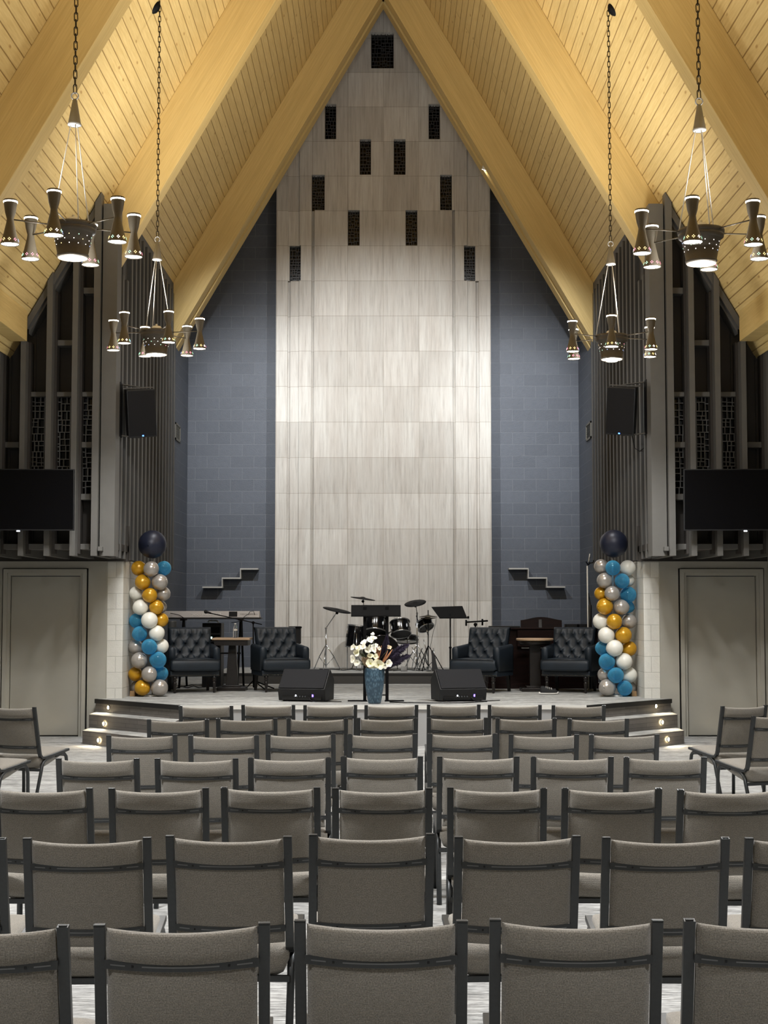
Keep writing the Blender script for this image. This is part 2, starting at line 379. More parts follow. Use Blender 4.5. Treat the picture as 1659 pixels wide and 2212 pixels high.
# doors: casing, leaf
for i, sgn in enumerate((-1, 1)):
    r = struct(empty('door_%d' % (i+1), (sgn*4.353, YW, 0)))
    m = MB(); w = .535
    for d, t in ((0, .05), (.05, .035)):
        y0, y1 = (-.03+d*.5, .12)
        for bx in (((-w+d, y0, 0), (-w+d+t, y1, 2.14-d)), ((w-d-t, y0, 0), (w-d, y1, 2.14-d)), ((-w+d+t, y0, 2.14-d-t), (w-d-t, y1, 2.14-d))): m.box(*bx)
    m.build('door_frame', 'beige_paint', r)
    m = MB(); m.box((-w+.092, .035, .012), (w-.092, .09, 2.045)); m.build('door_leaf', 'door_paint', r, bevel=.003)
    m = MB(); m.box((-w+.085, .0, 0), (w-.085, .1, .012)); m.build('threshold', 'black_metal', r)
    m = MB(); m.box((-w-.004, -.004, 0), (-w, .14, 2.144)); m.box((w, -.004, 0), (w+.004, .14, 2.144)); m.box((-w-.004, -.004, 2.14), (w+.004, .14, 2.146)); m.build('shadow_gap_frame', 'black_nosing', r)
# a second casing further out on each side
for sgn in (-1, 1):
    m = MB()
    for q in (4.955, 5.0): a, b = sorted((sgn*q, sgn*(q+.028))); m.box((a, YW-.03, 0), (b, YW, 2.3))
    struct(m.build('trim_casing', 'beige_paint'))
# ------------------------------------------------------------------ stage platform
def mir(poly, sgn): return poly if sgn < 0 else [(-x, y) for x, y in reversed(poly)]
m = MB(); poly = [(-2.42, 17.77), (2.42, 17.77), (3.66, 19.02), (3.66, 19.2), (3.4, 19.2), (3.4, 25.5), (-3.4, 25.5), (-3.4, 19.2), (-3.66, 19.2), (-3.66, 19.02)]
m.prism(poly, 0, STG, 0, 1); struct(m.build('floor_stage', ['stage_face', 'stage_carpet']))
m = MB(); m.box((-2.42, 17.752, STG-.045), (2.42, 17.772, STG+.002)); struct(m.build('trim_stage_lip', 'white_plastic'))
for sgn, nm in ((-1, 'left'), (1, 'right')):
    ra = [(-3.66, 19.02), (-3.66, 18.55), (-2.42, 17.31), (-2.42, 17.77)]
    rb = [(-3.64, 18.55), (-3.64, 18.06), (-2.42, 16.84), (-2.42, 17.31)]
    for k, (pl, z) in enumerate(((ra, .32), (rb, .16))):
        m = MB(); m.prism(mir(pl, sgn), 0, z, 0, 1); struct(m.build('floor_step_%s' % nm, ['riser_vinyl', 'stage_carpet']))
    # top riser face and black nosing along the diagonal edge
    d = Vector((1.24, -1.24, 0)).normalized(); nn = Vector((-d.y, d.x, 0))*-1
    a = Vector((-3.66, 19.02, 0)); b = Vector((-2.42, 17.77, 0))
    def diag(off, z0, z1, name, mat):
        m = MB(); p = [(a.x, a.y), (a.x-off*.7, a.y-off*.7), (b.x-off*.7, b.y-off*.7), (b.x, b.y)]
        m.prism(mir(p, sgn), z0, z1); struct(m.build(name, mat))
    diag(.012, .32, STG-.05, 'trim_riser_'+nm, 'riser_vinyl'); diag(.03, STG-.05, STG+.004, 'trim_nosing_'+nm, 'black_nosing')
# low platform for the drums
m = MB(); m.box((-2.62, 22.84, STG), (2.5, 25.2, STG+.158)); m.v and None
struct(m.build('floor_drum_platform', 'stage_carpet'))
m = MB(); m.box((-2.625, 22.825, STG+.0), (2.505, 22.84, STG+.125)); struct(m.build('trim_platform_face', 'riser_face'))
m = MB(); m.box((-2.625, 22.82, STG+.125), (2.505, 22.845, STG+.162)); struct(m.build('trim_platform_nosing', 'black_nosing'))
# ------------------------------------------------------------------ stone panel with pierced windows
YS = 25.12
xs = [-1.838, -1.639, -1.44, -1.234]
px_z = [at(828, y, YS).z for y in (1374.5, 1298, 1220, 1143, 1066, 989, 911.5, 835, 759, 682.5, 606, 530, 453.5, 377, 300, 224, 147, 69)]
zr = px_z+[12.2, 12.8]
win = {11: [(-1.639, -1.44), (1.44, 1.639)], }
def wx(a, b): return (xat(a, YS), xat(b, YS))
WINS = [(622, 647, 607, 530), (1005, 1030, 607, 530), (750, 776, 530, 453.5), (878, 903, 530, 453.5), (673, 699, 453.5, 377), (955, 980, 453.5, 377),
        (776, 801, 377, 300), (852, 877, 377, 300), (699, 724, 300, 224), (928, 953, 300, 224), (801, 851, 147, 69)]
wn = [(xat(a, YS), xat(b, YS), at(828, y0, YS).z, at(828, y1, YS).z) for a, b, y0, y1 in WINS]
xs += [-1.590, -1.183]
bx_ = sorted(set([round(v, 4) for v in xs+[-v for v in xs]]+[round(v, 4) for w in wn for v in w[:2]]))
# merge nearly equal breakpoints
bb = [bx_[0]]
for v in bx_[1:]:
    if v-bb[-1] > .022: bb.append(v)
snap = lambda v: min(bb, key=lambda q: abs(q-v))
wn = [(snap(a), snap(b), z0, z1) for a, b, z0, z1 in wn]
m = MB(); zlo = STG+.158
Z = [zlo]+[z for z in px_z if z > zlo+.05]+[12.3]
for j in range(len(Z)-1):
    z0, z1 = Z[j], Z[j+1]; zm = (z0+z1)/2
    for i in range(len(bb)-1):
        x0, x1 = bb[i], bb[i+1]; xm = abs((x0+x1)/2)
        if any(a-.01 <= x0 and x1 <= b+.01 and abs(zm-(c+d)/2) < .2 for a, b, c, d in wn): y = YS+.34
        elif 1.590 < xm < 1.639 and z1 < at(828, 600, YS).z: y = YS+.10
        elif 1.44 < xm < 1.639: y = YS+.035
        elif 1.183 < xm < 1.234 and z1 < at(828, 452, YS).z: y = YS+.085
        elif xm < 1.234: y = YS+.012
        else: y = YS
        # trim the tops to the roof line
        lim = (12.55-z0)/MC
        if xm > lim+.4: continue
        m.box((x0, y, z0), (x1, 25.62, z1))
so = m.mesh('wall_stone_panel', 'stone', 0, Vector((0, 0, px_z[1])))
o = bpy.data.objects.new('wall_stone_panel', so); COL.objects.link(o); o.location = (0, 0, px_z[1]); struct(o)
def grille(mb, x0, x1, z0, z1, y, rnd, cell=.085, t=.011):
    # irregular rectangular tracery: the opening is split again and again into small closed cells
    def split(a, b, c, d):
        w, h = b-a, d-c
        if w < cell*1.05 and h < cell*1.35 or (w < cell*.8 and h < cell*1.6 and rnd.random() < .5): return
        if h > w*rnd.uniform(.8, 1.25):
            q = c+h*rnd.uniform(.36, .64); mb.box((a, y-.001, q-t/2), (b, y+.012, q+t/2)); split(a, b, c, q); split(a, b, q, d)
        else:
            q = a+w*rnd.uniform(.34, .66); mb.box((q-t/2, y, c), (q+t/2, y+.012, d)); split(a, q, c, d); split(q, b, c, d)
    split(x0, x1, z0, z1)
    for xx in (x0, x1-t): mb.box((xx, y, z0), (xx+t, y+.014, z1))
wi = 0
def window(x0, x1, z0, z1, y, cell, t=.011, seed=0):
    global wi; wi += 1
    r = struct(empty('window_%d' % wi, ((x0+x1)/2, y, z0)))
    g = MB(); g.box((x0, y+.06, z0), (x1, y+.07, z1)); g.build('pane', 'night_glass', r, world=True)
    g = MB(); grille(g, x0, x1, z0, z1, y, random.Random(seed), cell, t); g.build('grille', 'grille_dark' if y > 20 else 'grille_metal', r, world=True)
for k, (a, b, z0, z1) in enumerate(wn): window(a, b, z0, z1, YS+.1, .07, .010, 10+k//2)
# ------------------------------------------------------------------ timber screens at either side of the stage
PX_FIN = [(36, 47), (92, 104), (148, 160), (194, 208)]
for sgn, nm in ((-1, 'left'), (1, 'right')):
    S = lambda x: sgn*abs(x)
    r = struct(empty('wall_screen_'+nm, (S(4.3), YF, 2.26)))
    fx = [(abs(xat(a, YF)), abs(xat(b, YF))) for a, b in PX_FIN]
    outer = abs(xat(-20, YF)); outs = [(outer+.0, outer-.067), (outer+.335, outer+.268)]
    def hexcol(x0, x1, y0, y1, z0, zt=None, drop=.02):
        a, b = sorted((S(x0), S(x1))); q = MB()
        ta = zt if zt is not None else zc(a)-drop; tb = zt if zt is not None else zc(b)-drop
        q.hexa([(a, y0, z0), (b, y0, z0), (b, y1, z0), (a, y1, z0), (a, y0, ta), (b, y0, tb), (b, y1, tb), (a, y1, ta)]); return q
    for k, (a, b) in enumerate(fx+outs):
        q = hexcol(a, b, YF, YF+.19, 2.27, at(40, 735, YF).z if k == 0 or k > 3 else None)
        # dark strip along each post's inner edge: its shaded side put into colour
        e0, e1 = sorted((S(b), S(b-.03))); q2 = MB(); q2.box((e0, YF+.15, 2.30), (e1, YF+.30, (at(40, 735, YF).z if k == 0 or k > 3 else zc(a)-.12))); q2.build('post_side_shade', 'panel_paint', r, world=True)
        q.build('post', 'fin_paint', r, world=True)
    # broad corner post next to the slatted return
    q = hexcol(abs(xat(211, YF)), abs(xat(243, YF)), YF+.06, YF+.36, 2.27, at(224, 437, YF).z); q.build('corner_post', 'fin_paint', r, world=True)
    a_ = at(212, 1190, YF); b_ = at(221.5, 1181, YF); x0, x1 = sorted((S(a_.x), S(b_.x))); q = MB(); q.box((x0, YF-.03, a_.z), (x1, YF+.08, b_.z)); q.build('rail_end', 'fin_paint', r, bevel=.003, world=True)
    # back panel of vertical boards
    q = MB(); xk = 3.62
    k = 0
    while xk < 5.4:
        yy = YF+.36+(.0 if k % 3 else .02); a, b = sorted((S(xk), S(xk+.1))); q.hexa([(a, yy, 2.42), (b, yy, 2.42), (b, YF+.42, 2.42), (a, YF+.42, 2.42), (a, yy, zc(a)), (b, yy, zc(b)), (b, YF+.42, zc(b)), (a, YF+.42, zc(a))]); xk += .1; k += 1
    q.build('back_panel', 'panel_paint', r, world=True)
    # cross rails
    def rail(p0, p1, ya, yb):
        z1_, z0_ = at(0, ya, YF+.2).z, at(0, yb, YF+.2).z
        a, b = sorted((S(xat(p0, YF+.2)), S(xat(p1, YF+.2)))); q = MB(); q.box((a, YF+.18, z0_), (b, YF+.36, z1_)); q.build('cross_rail', 'fin_paint', r, bevel=.004, world=True)
    for ya, yb, ps in ((622, 635, ((158, 198),)), (735, 747, ((102, 152),)), (847, 857, ((46, 96), (102, 152), (158, 198))), (955, 967, ((158, 198), (-10, 36))), (1067, 1080, ((158, 198),)), (1175, 1187, ((-40, 38), (46, 94), (102, 150), (158, 198)))):
        for p0, p1 in ps: rail(p0, p1, ya, yb)
    # sloping trim under the ceiling, between the posts
    for (xa, xb) in ((fx[3][0], fx[2][1]), (fx[2][0], fx[1][1]), (fx[1][0], fx[0][1])):
        a, b = sorted((S(xa), S(xb)))
        for off, hh, y0 in ((.03, .07, .06), (.12, .05, .14)):
            q = MB(); q.hexa([(a, YF+y0, zc(a)-off-hh*1.9), (b, YF+y0, zc(b)-off-hh*1.9), (b, YF+.36, zc(b)-off-hh*1.9), (a, YF+.36, zc(a)-off-hh*1.9),
                              (a, YF+y0, zc(a)-off), (b, YF+y0, zc(b)-off), (b, YF+.36, zc(b)-off), (a, YF+.36, zc(a)-off)]); q.build('sloping_rail', 'fin_paint', r, world=True)
    # underside: deep joists running back to the door wall
    for a, b in fx+outs:
        a2, b2 = sorted((S(a), S(b))); q = MB(); q.box((a2, YF+.19, 2.27), (b2, YW, 2.40)); q.build('joist', 'fin_paint', r, world=True)
    a, b = sorted((S(3.3), S(5.6))); q = MB(); q.box((a, YF+.3, 2.36), (b, YW+.1, 2.44)); q.build('soffit', 'panel_paint', r, world=True)
    # slatted return wall beside the stage: overlapping vertical boards
    q = MB(); p = [(S(3.355), YF+.2), (S(3.42), YF+.2), (S(3.44), 23.75), (S(3.375), 23.75)]
    q.prism(p if sgn > 0 else p[::-1], 2.27, 5.9); q.prism([(a_, b_) for a_, b_ in ([(S(3.36), YF+1.0), (S(3.42), YF+1.0), (S(3.44), 23.75), (S(3.375), 23.75)] if sgn > 0 else [(S(3.375), 23.75), (S(3.44), 23.75), (S(3.42), YF+1.0), (S(3.36), YF+1.0)])], 5.9, 6.70)
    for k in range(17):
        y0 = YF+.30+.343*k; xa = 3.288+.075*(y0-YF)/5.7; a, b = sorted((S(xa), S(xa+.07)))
        zt = 6.72 if k > 2 else HR-MR*3.36-.03; q.box((a, y0, 2.265), (b, y0+.085, zt)); c_, d_ = sorted((S(xa-.004), S(xa+.009))); q.box((c_, y0-.004, 2.265), (d_, y0+.08, zt-.01), 1)  # lighter strip on each inner edge: the lit edge put into colour
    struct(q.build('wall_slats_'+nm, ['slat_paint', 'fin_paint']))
    # pierced windows between the posts
    for k, (p0, p1, y0, y1) in enumerate(((58, 92, 1062, 857), (106, 148, 1062, 857), (162, 196, 955, 857), (162, 196, 1067, 967))):
        x0, x1 = sorted((S(xat(p0, YF+.28)), S(xat(p1, YF+.28))))
        window(x0, x1, at(0, y0, YF+.28).z, at(0, y1, YF+.28).z, YF+.26, .085, .011, 40+k)
# ------------------------------------------------------------------ stacking chairs
CW, CHH = .459, .815            # outer width, height of the back posts
def lean(z):                    # forward offset of the back post at height z
    return .085*(CHH-z)/.375 if z > .44 else .085+(.44-z)*.3
def make_chair():
    root = empty('stacking_chair', (0, 0, 0))
    meshes = {}
    path = [(0, .815), (.03, .683), (.06, .55), (.085, .44), (.096, .408), (.118, .388), (.15, .384), (.30, .398), (.44, .414), (.52, .424)]
    for s in (-1, 1):
        xo = s*CW/2; x0, x1 = sorted((xo, xo-s*.030))
        for kind in ('capped', 'open'):
            m = MB(); m.strip(path, x0, x1, .021)
            if kind == 'open': m.box((x0+.004, -.0075, .8155), (x1-.004, .0075, .8165), 1)  # black plate on top: the uncapped tube's dark hollow put into colour
            else: m.box((x0-.0005, -.0115, .813), (x1+.0005, .0115, .8175), 0)
            meshes[(s, kind)] = m.mesh('back_post', ['gunmetal', 'tube_end'], .002)
        o = bpy.data.objects.new('back_post', meshes[(s, 'capped')]); COL.objects.link(o); o.parent = root; o['side'] = s
    W = CW/2-.0335
    def bow(x): return -.050*(1-(x/W)**2)
    loop = []
    ztop, zbot, th = .808, .420, .019
    for k in range(7): a = PI*k/6; loop.append((-math.cos(a)*th, ztop-.018+math.sin(a)*.018))
    for z in (.72, .62, .52, .46): loop.append((th, z))
    for k in range(5): a = PI*k/4; loop.append((math.cos(a)*th, zbot+.012-math.sin(a)*.012))
    for z in (.46, .47, .485, .50, .60, .695, .708, .722, .735, .76): loop.append((-th-(.006 if .735 <= z <= .79 else 0)+(.004 if z in (.708, .722, .47, .485) else 0), z))
    nl = len(loop)
    def back(u, v):
        x = -W+2*W*u; n, z = loop[int(round(v*nl)) % nl]; sag = -.007*(1-(x/W)**2)
        e = min(1, (W-abs(x))/.012); n = n*(.55+.45*max(0, e)**.5)
        return (x, lean(z)+bow(x)*(1 if n < 0 else .85)+n, z+(sag if z > .6 else 0))
    m = MB(); m.grid(back, 22, nl, closed_v=True, caps=True); m.build('backrest', 'weave', root)
    for z in (.714, .478):
        m = MB()
        def bar(u, v, z=z):
            x = -W-.006+2*(W+.006)*u; q = [(-.002, -.0115), (.002, -.0115), (.002, .0115), (-.002, .0115)][int(round(v*4)) % 4]
            xx = max(-W, min(W, x)); return (x, lean(z)+bow(xx)-th-.001+q[0], z+q[1])
        m.grid(bar, 24, 4, closed_v=True, caps=True, smooth=False)
        for xs_, xe in ((-.10, .10), (-.185, -.145), (.145, .185)):
            def slot(u, v, z=z): x = xs_+(xe-xs_)*u; return (x, lean(z)+bow(x)-th-.0036, z+(-.0018 if v < .5 else .0018))
            m.grid(slot, 10, 1, mi=1, smooth=False)
        for xh in (-.125, .125): m.cbox((xh, lean(z)+bow(xh)-th-.0035, z), (.006, .002, .006), 2)
        m.build('back_rail', ['gunmetal', 'slot_metal', 'tube_end'], root, fix=True)
    # seat: deep rounded cushion
    cs = CW/2-.020
    sec = [(.078, .345), (.085, .385), (.105, .408), (.15, .418), (.25, .424), (.38, .437), (.47, .446), (.515, .442), (.535, .425), (.53, .402), (.50, .388), (.40, .352), (.28, .312), (.18, .285), (.115, .288), (.085, .312)]
    ns = len(sec)
    def seat(u, v):
        t = 2*u-1; x = cs*t; y, z = sec[int(round(v*ns)) % ns]; zr = .384+.04*max(0, (y-.15))/.37
        e = max(0, 1-abs(t)**9)**.5; k = (1-.07*t*t)*(.35+.65*e); zz = zr+(z-zr)*k
        return (x, .31+(y-.31)*(1-.03*abs(t)**6), zz)
    m = MB(); m.grid(seat, 20, ns, closed_v=True, caps=True); m.build('seat', 'weave', root)
    xl = CW/2-.015
    for s in (-1, 1):
        for kind, pts in (('rear', [(.30, .386), (.24, .380), (.185, .372), (.145, .350), (.122, .315), (.112, .28), (.02, 0)]), ('front', [(.33, .388), (.42, .396), (.462, .390), (.487, .368), (.495, .33), (.497, .28), (.505, 0)])):
            m = MB(); m.tube([(s*(xl+.0005*i), y, z) for i, (y, z) in enumerate(pts)], .0145, 10); m.build('leg', 'gunmetal', root)
    m = MB(); m.box((-xl, .088, .276), (xl, .108, .298)); m.build('stretcher', 'gunmetal', root)
    m = MB(); m.box((-xl, .46, .372), (xl, .476, .388)); m.build('seat_frame', 'gunmetal', root)
    return root, meshes
chair0, POSTM = make_chair(); used = [False]
ORD = ['first', 'second', 'third', 'fourth', 'fifth', 'sixth', 'seventh', 'eighth']
def place_chair(x, y, rz, label, group):
    c = chair0 if not used[0] else copy_tree(chair0); used[0] = True
    c.location = (x, y, 0); c.rotation_euler = (0, 0, rz)
    tag(c, label, 'chair', group)
    for ch in c.children:
        if 'side' in ch.keys(): ch.data = POSTM[(ch['side'], random.choice(('capped', 'open', 'capped')))]
    return c
ROWS = [
 ('row nearest the camera', [(-228, 145, 2003, 2003), (205, 582, 2003, 1993), (638, 1008, 1988, 1988), (1057, 1432, 1983, 1988), (1480, 1850, 1985, 1988)]),
 ('second row from the camera', [(-268, 18, 1812, 1812), (50, 327, 1813, 1810), (360, 628, 1804, 1808), (668, 938, 1802, 1798), (983, 1253, 1809, 1804), (1299, 1577, 1810, 1810), (1609, 1885, 1812, 1812)]),
 ('third row from the camera', [(-15, 200, 1703, 1703), (235, 451, 1704, 1702), (478, 691, 1700, 1701), (720, 932, 1703, 1703), (967, 1180, 1701, 1702), (1213, 1430, 1702, 1703), (1464, 1680, 1707, 1707)]),
 ('fourth row from the camera', [(121, 301, 1640, 1640), (335, 514, 1640, 1640), (537, 714, 1637, 1636), (737, 913, 1633, 1634), (945, 1121, 1634, 1634), (1147, 1325, 1634, 1635), (1346, 1528, 1635, 1636)]),
 ('third row from the stage', [(230, 383, 1589, 1588), (408, 558, 1589, 1589), (574, 725, 1586, 1586), (750, 903, 1586, 1585), (923, 1075, 1584, 1584), (1100, 1250, 1587, 1587), (1272, 1425, 1587, 1587)]),
 ('second row from the stage', [(318, 451, 1556, 1554), (468, 598, 1552, 1552), (620, 751, 1553, 1552), (771, 901, 1551, 1551), (923, 1053, 1550, 1550), (1071, 1202, 1551, 1551), (1226, 1359, 1553, 1553)]),
 ('row nearest the stage', [(387, 503, 1526, 1526), (521, 638, 1523, 1523), (656, 771, 1524, 1523), (788, 903, 1524, 1523), (922, 1038, 1522, 1522), (1054, 1170, 1523, 1523), (1192, 1308, 1524, 1524)])]
for rn, lst in ROWS:
    ym = sum(ground(CX, (q[2]+q[3])/2, CHH).y for q in lst)/len(lst)
    for i, (xl, xr, yl, yr) in enumerate(lst):
        py = (yl+yr)/2; Y = ground(CX, py, CHH).y; Y = .7*Y+.3*ym
        pa, pb = ground(xl, yl, CHH), ground(xr, yr, CHH)
        yaw = max(-.05, min(.05, .6*math.atan2(pb.y-pa.y, pb.x-pa.x)))+random.uniform(-.012, .012)
        X = xat((xl+xr)/2, 1)*1
        X = at((xl+xr)/2, py, Y).x
        place_chair(X, Y, yaw, 'taupe metal chair, %s from the keyboard side, %s' % (ORD[i], rn), 'stacking chairs in the centre block')
def side_chair(px, py, side, yaw, label):   # side: which back post (-1/+1) sits at the given pixel
    p = ground(px, py, CHH); c = Vector((math.cos(yaw), math.sin(yaw)))*(-side*(CW/2-.015))
    place_chair(p.x+c.x, p.y+c.y, yaw, label, 'angled chairs at the sides')
side_chair(1561, 1526, -1, .36, 'taupe chair turned towards the stage beside the organ-side door, rear one of two')
side_chair(1628, 1547, -1, .36, 'taupe chair turned towards the stage on the organ side, nearer one of two')
side_chair(74, 1528, 1, -.36, 'taupe chair turned towards the stage in front of the keyboard-side door')
side_chair(-19, 1547, 1, -.36, 'taupe chair of which only the seat corner shows, at the keyboard-side aisle')
# ------------------------------------------------------------------ chandeliers
def make_lamp_meshes(rnd):
    pr = [(.050, .150), (.054, .146), (.053, .135), (.040, .05), (.026, 0), (.030, -.03), (.050, -.12), (.070, -.19), (.072, -.198), (.070, -.20), (.066, -.196)]
    out = []
    for v in range(3):
        m = MB(); m.lathe(pr[::-1], 24, 0, cap=False)
        # fine ribs pierced below the upper rim and flower shaped holes above the lower rim
        for k in range(9):
            a0 = 2*PI*k/9+.2; ci = 1+rnd.randrange(5)
            for da, dz in ((0, .009), (0, -.009), (.125, 0), (-.125, 0)):
                a = a0+da; r = .0658+.0006-dz*.28; z = -.168+dz
                m.X = Matrix.Rotation(a, 4, 'Z') @ Matrix.Translation((r, 0, z)) @ Matrix.Rotation(PI/2-.28, 4, 'Y')
                m.lathe([(.0036, 0), (.003, .0006), (.0001, .0008)], 6, ci, cap=False); m.X = Matrix.Identity(4)
        out.append(m.mesh('lamp_shade', ['lamp_bronze', 'dot_white', 'dot_colour_0', 'dot_colour_1', 'dot_colour_2', 'dot_colour_3'], 0, None, False))
    d = MB(); d.lathe([(.0001, -.193), (.066, -.193)], 24, 0, cap=False); dn = d.mesh('diffuser', 'lamp_disc', 0, None, False)
    d = MB(); d.lathe([(.0530, .126), (.0542, .136)], 24, 0, cap=False); d.lathe([(.049, .147), (.0001, .149)], 24, 0, cap=False); du = d.mesh('upper_glow', 'lamp_disc', 0, None, False)
    return out, dn, du
LSH, LDN, LUP = make_lamp_meshes(random.Random(3))
# (x, y, height of rim, turn)
CHS = []
for px, py, Y, rot in ((338, 717, 16.15, -.105), (1321, 727, 16.15, .372), (158, 488, 11.4, .436), (1514, 500, 11.4, .185)):
    p = at(px, py, Y); CHS.append((p.x, Y, p.z, rot))
CH_LAB = ['bronze chandelier on the keyboard side, the smaller-looking one nearer the stage', 'bronze chandelier on the organ side, the smaller-looking one nearer the stage',
          'bronze chandelier on the keyboard side, the larger-looking one nearer the camera', 'bronze chandelier on the organ side, the larger-looking one nearer the camera']
def chandelier(x, y, z, rot, label):
    r = empty('chandelier', (x, y, z), label, 'chandelier', 'chandeliers hung on chains from the ceiling')
    m = MB(); m.lathe([(.165, .012), (.178, .012), (.182, .004), (.180, -.018), (.172, -.022), (.176, -.030), (.174, -.052), (.160, -.062), (.150, -.064), (.118, -.228), (.124, -.234), (.114, -.258), (.108, -.256), (.106, -.24)], 40, 0, cap=False)
    rnd = random.Random(int(x*100))
    for row, zz in enumerate((-.095, -.128, -.162)):
        for k in range(12):
            a = 2*PI*(k+.5*(row % 2))/12; rr = .150-(.064-abs(zz))*-.195 if False else .150-(abs(zz)-.064)*.195
            m.X = Matrix.Rotation(a, 4, 'Z') @ Matrix.Translation((rr+.0005, 0, zz)) @ Matrix.Rotation(PI/2+.19, 4, 'Y')
            m.lathe([(.0034, 0), (.0028, .001), (.0001, .0012)], 8, 1+(rnd.randrange(5) if rnd.random() < .45 else 0), cap=False)
    m.X = Matrix.Identity(4); m.build('bowl', ['lamp_dark', 'dot_white', 'dot_colour_0', 'dot_colour_1', 'dot_colour_2', 'dot_colour_3'], r, fix=False)
    m = MB(); m.lathe([(.0001, -.25), (.107, -.25)], 32, 0, cap=False); m.build('bowl_diffuser', 'lamp_disc', r, fix=False)
    m = MB(); m.lathe([(.165, .012), (.06, .016), (.055, .05), (.045, .062), (.01, .064), (.012, .085), (.0001, .09)], 24, 0, cap=False); m.build('bowl_cover', 'lamp_white', r)
    zt = .80
    for k in range(3):
        a = rot+PI/3*.5+2*PI*k/3; m = MB(); m.rod((.170*math.cos(a), .170*math.sin(a), .008), (.030*math.cos(a), .030*math.sin(a), zt+.01), .0045, 6); m.build('hanging_rod', 'lamp_white', r)
    m = MB(); m.lathe([(.046, zt-.004), (.054, zt), (.054, zt+.012), (.050, zt+.016), (.018, zt+.20), (.010, zt+.205), (.0001, zt+.206)], 20, 0, cap=False)
    m.lathe([(.0001, zt), (.048, zt)], 20, 1, cap=False); m.build('cone_cap', ['lamp_grey', 'lamp_white'], r, fix=False)
    m = MB(); m.tube([(.028*math.cos(t), 0, zt+.235+.028*math.sin(t)) for t in [2*PI*k/14 for k in range(14)]], .0055, 6, closed=True); m.build('loop', 'lamp_grey', r)
    # chain up to the canopy on the slope
    ztop = zc(x)-z-.035; zz = zt+.262; m = MB(); k = 0
    pitch = .058
    while zz < ztop:
        pts = []
        for j in range(12):
            t = 2*PI*j/12; cx_, cz_ = .0135*math.cos(t), .0185*math.sin(t)+(.019 if math.sin(t) > 0 else -.019)
            pts.append((cx_, 0, zz+.030+cz_) if k % 2 == 0 else (0, cx_, zz+.030+cz_))
        m.tube(pts, .0044, 5, closed=True); zz += pitch; k += 1
    m.build('chain', 'chain_bronze', r)
    sg = -1 if x < 0 else 1
    m = MB(); m.X = Matrix.Translation((sg*.045, 0, zc(x+sg*.045)-z)) @ Matrix.Rotation(sg*SL*1, 4, 'Y')
    m.lathe([(.0001, -.045), (.02, -.043), (.055, -.028), (.075, -.006), (.076, .004)], 24, 0, cap=False); m.X = Matrix.Identity(4)
    m.rod((sg*.02, 0, zc(x)-z-.04), (0, 0, zc(x)-z-.03), .006, 6); m.build('canopy', 'black_metal', r)
    for k in range(6):
        a = rot+k*PI/3; p = Vector((.485*math.cos(a), .485*math.sin(a), 0))
        m = MB(); m.rod((.172*math.cos(a), .172*math.sin(a), -.008), (.46*math.cos(a), .46*math.sin(a), -.002), .0055, 6); m.build('arm', 'lamp_bronze', r)
        s = bpy.data.objects.new('lamp_shade', LSH[k % 3]); COL.objects.link(s); s.parent = r; s.location = p; s.rotation_euler = (0, 0, k*1.1)
        for nm, me in (('diffuser', LDN), ('upper_glow', LUP)):
            d = bpy.data.objects.new(nm, me); COL.objects.link(d); d.parent = s
for c, lb in zip(CHS, CH_LAB): chandelier(*c, lb)
CH_POS = CHS
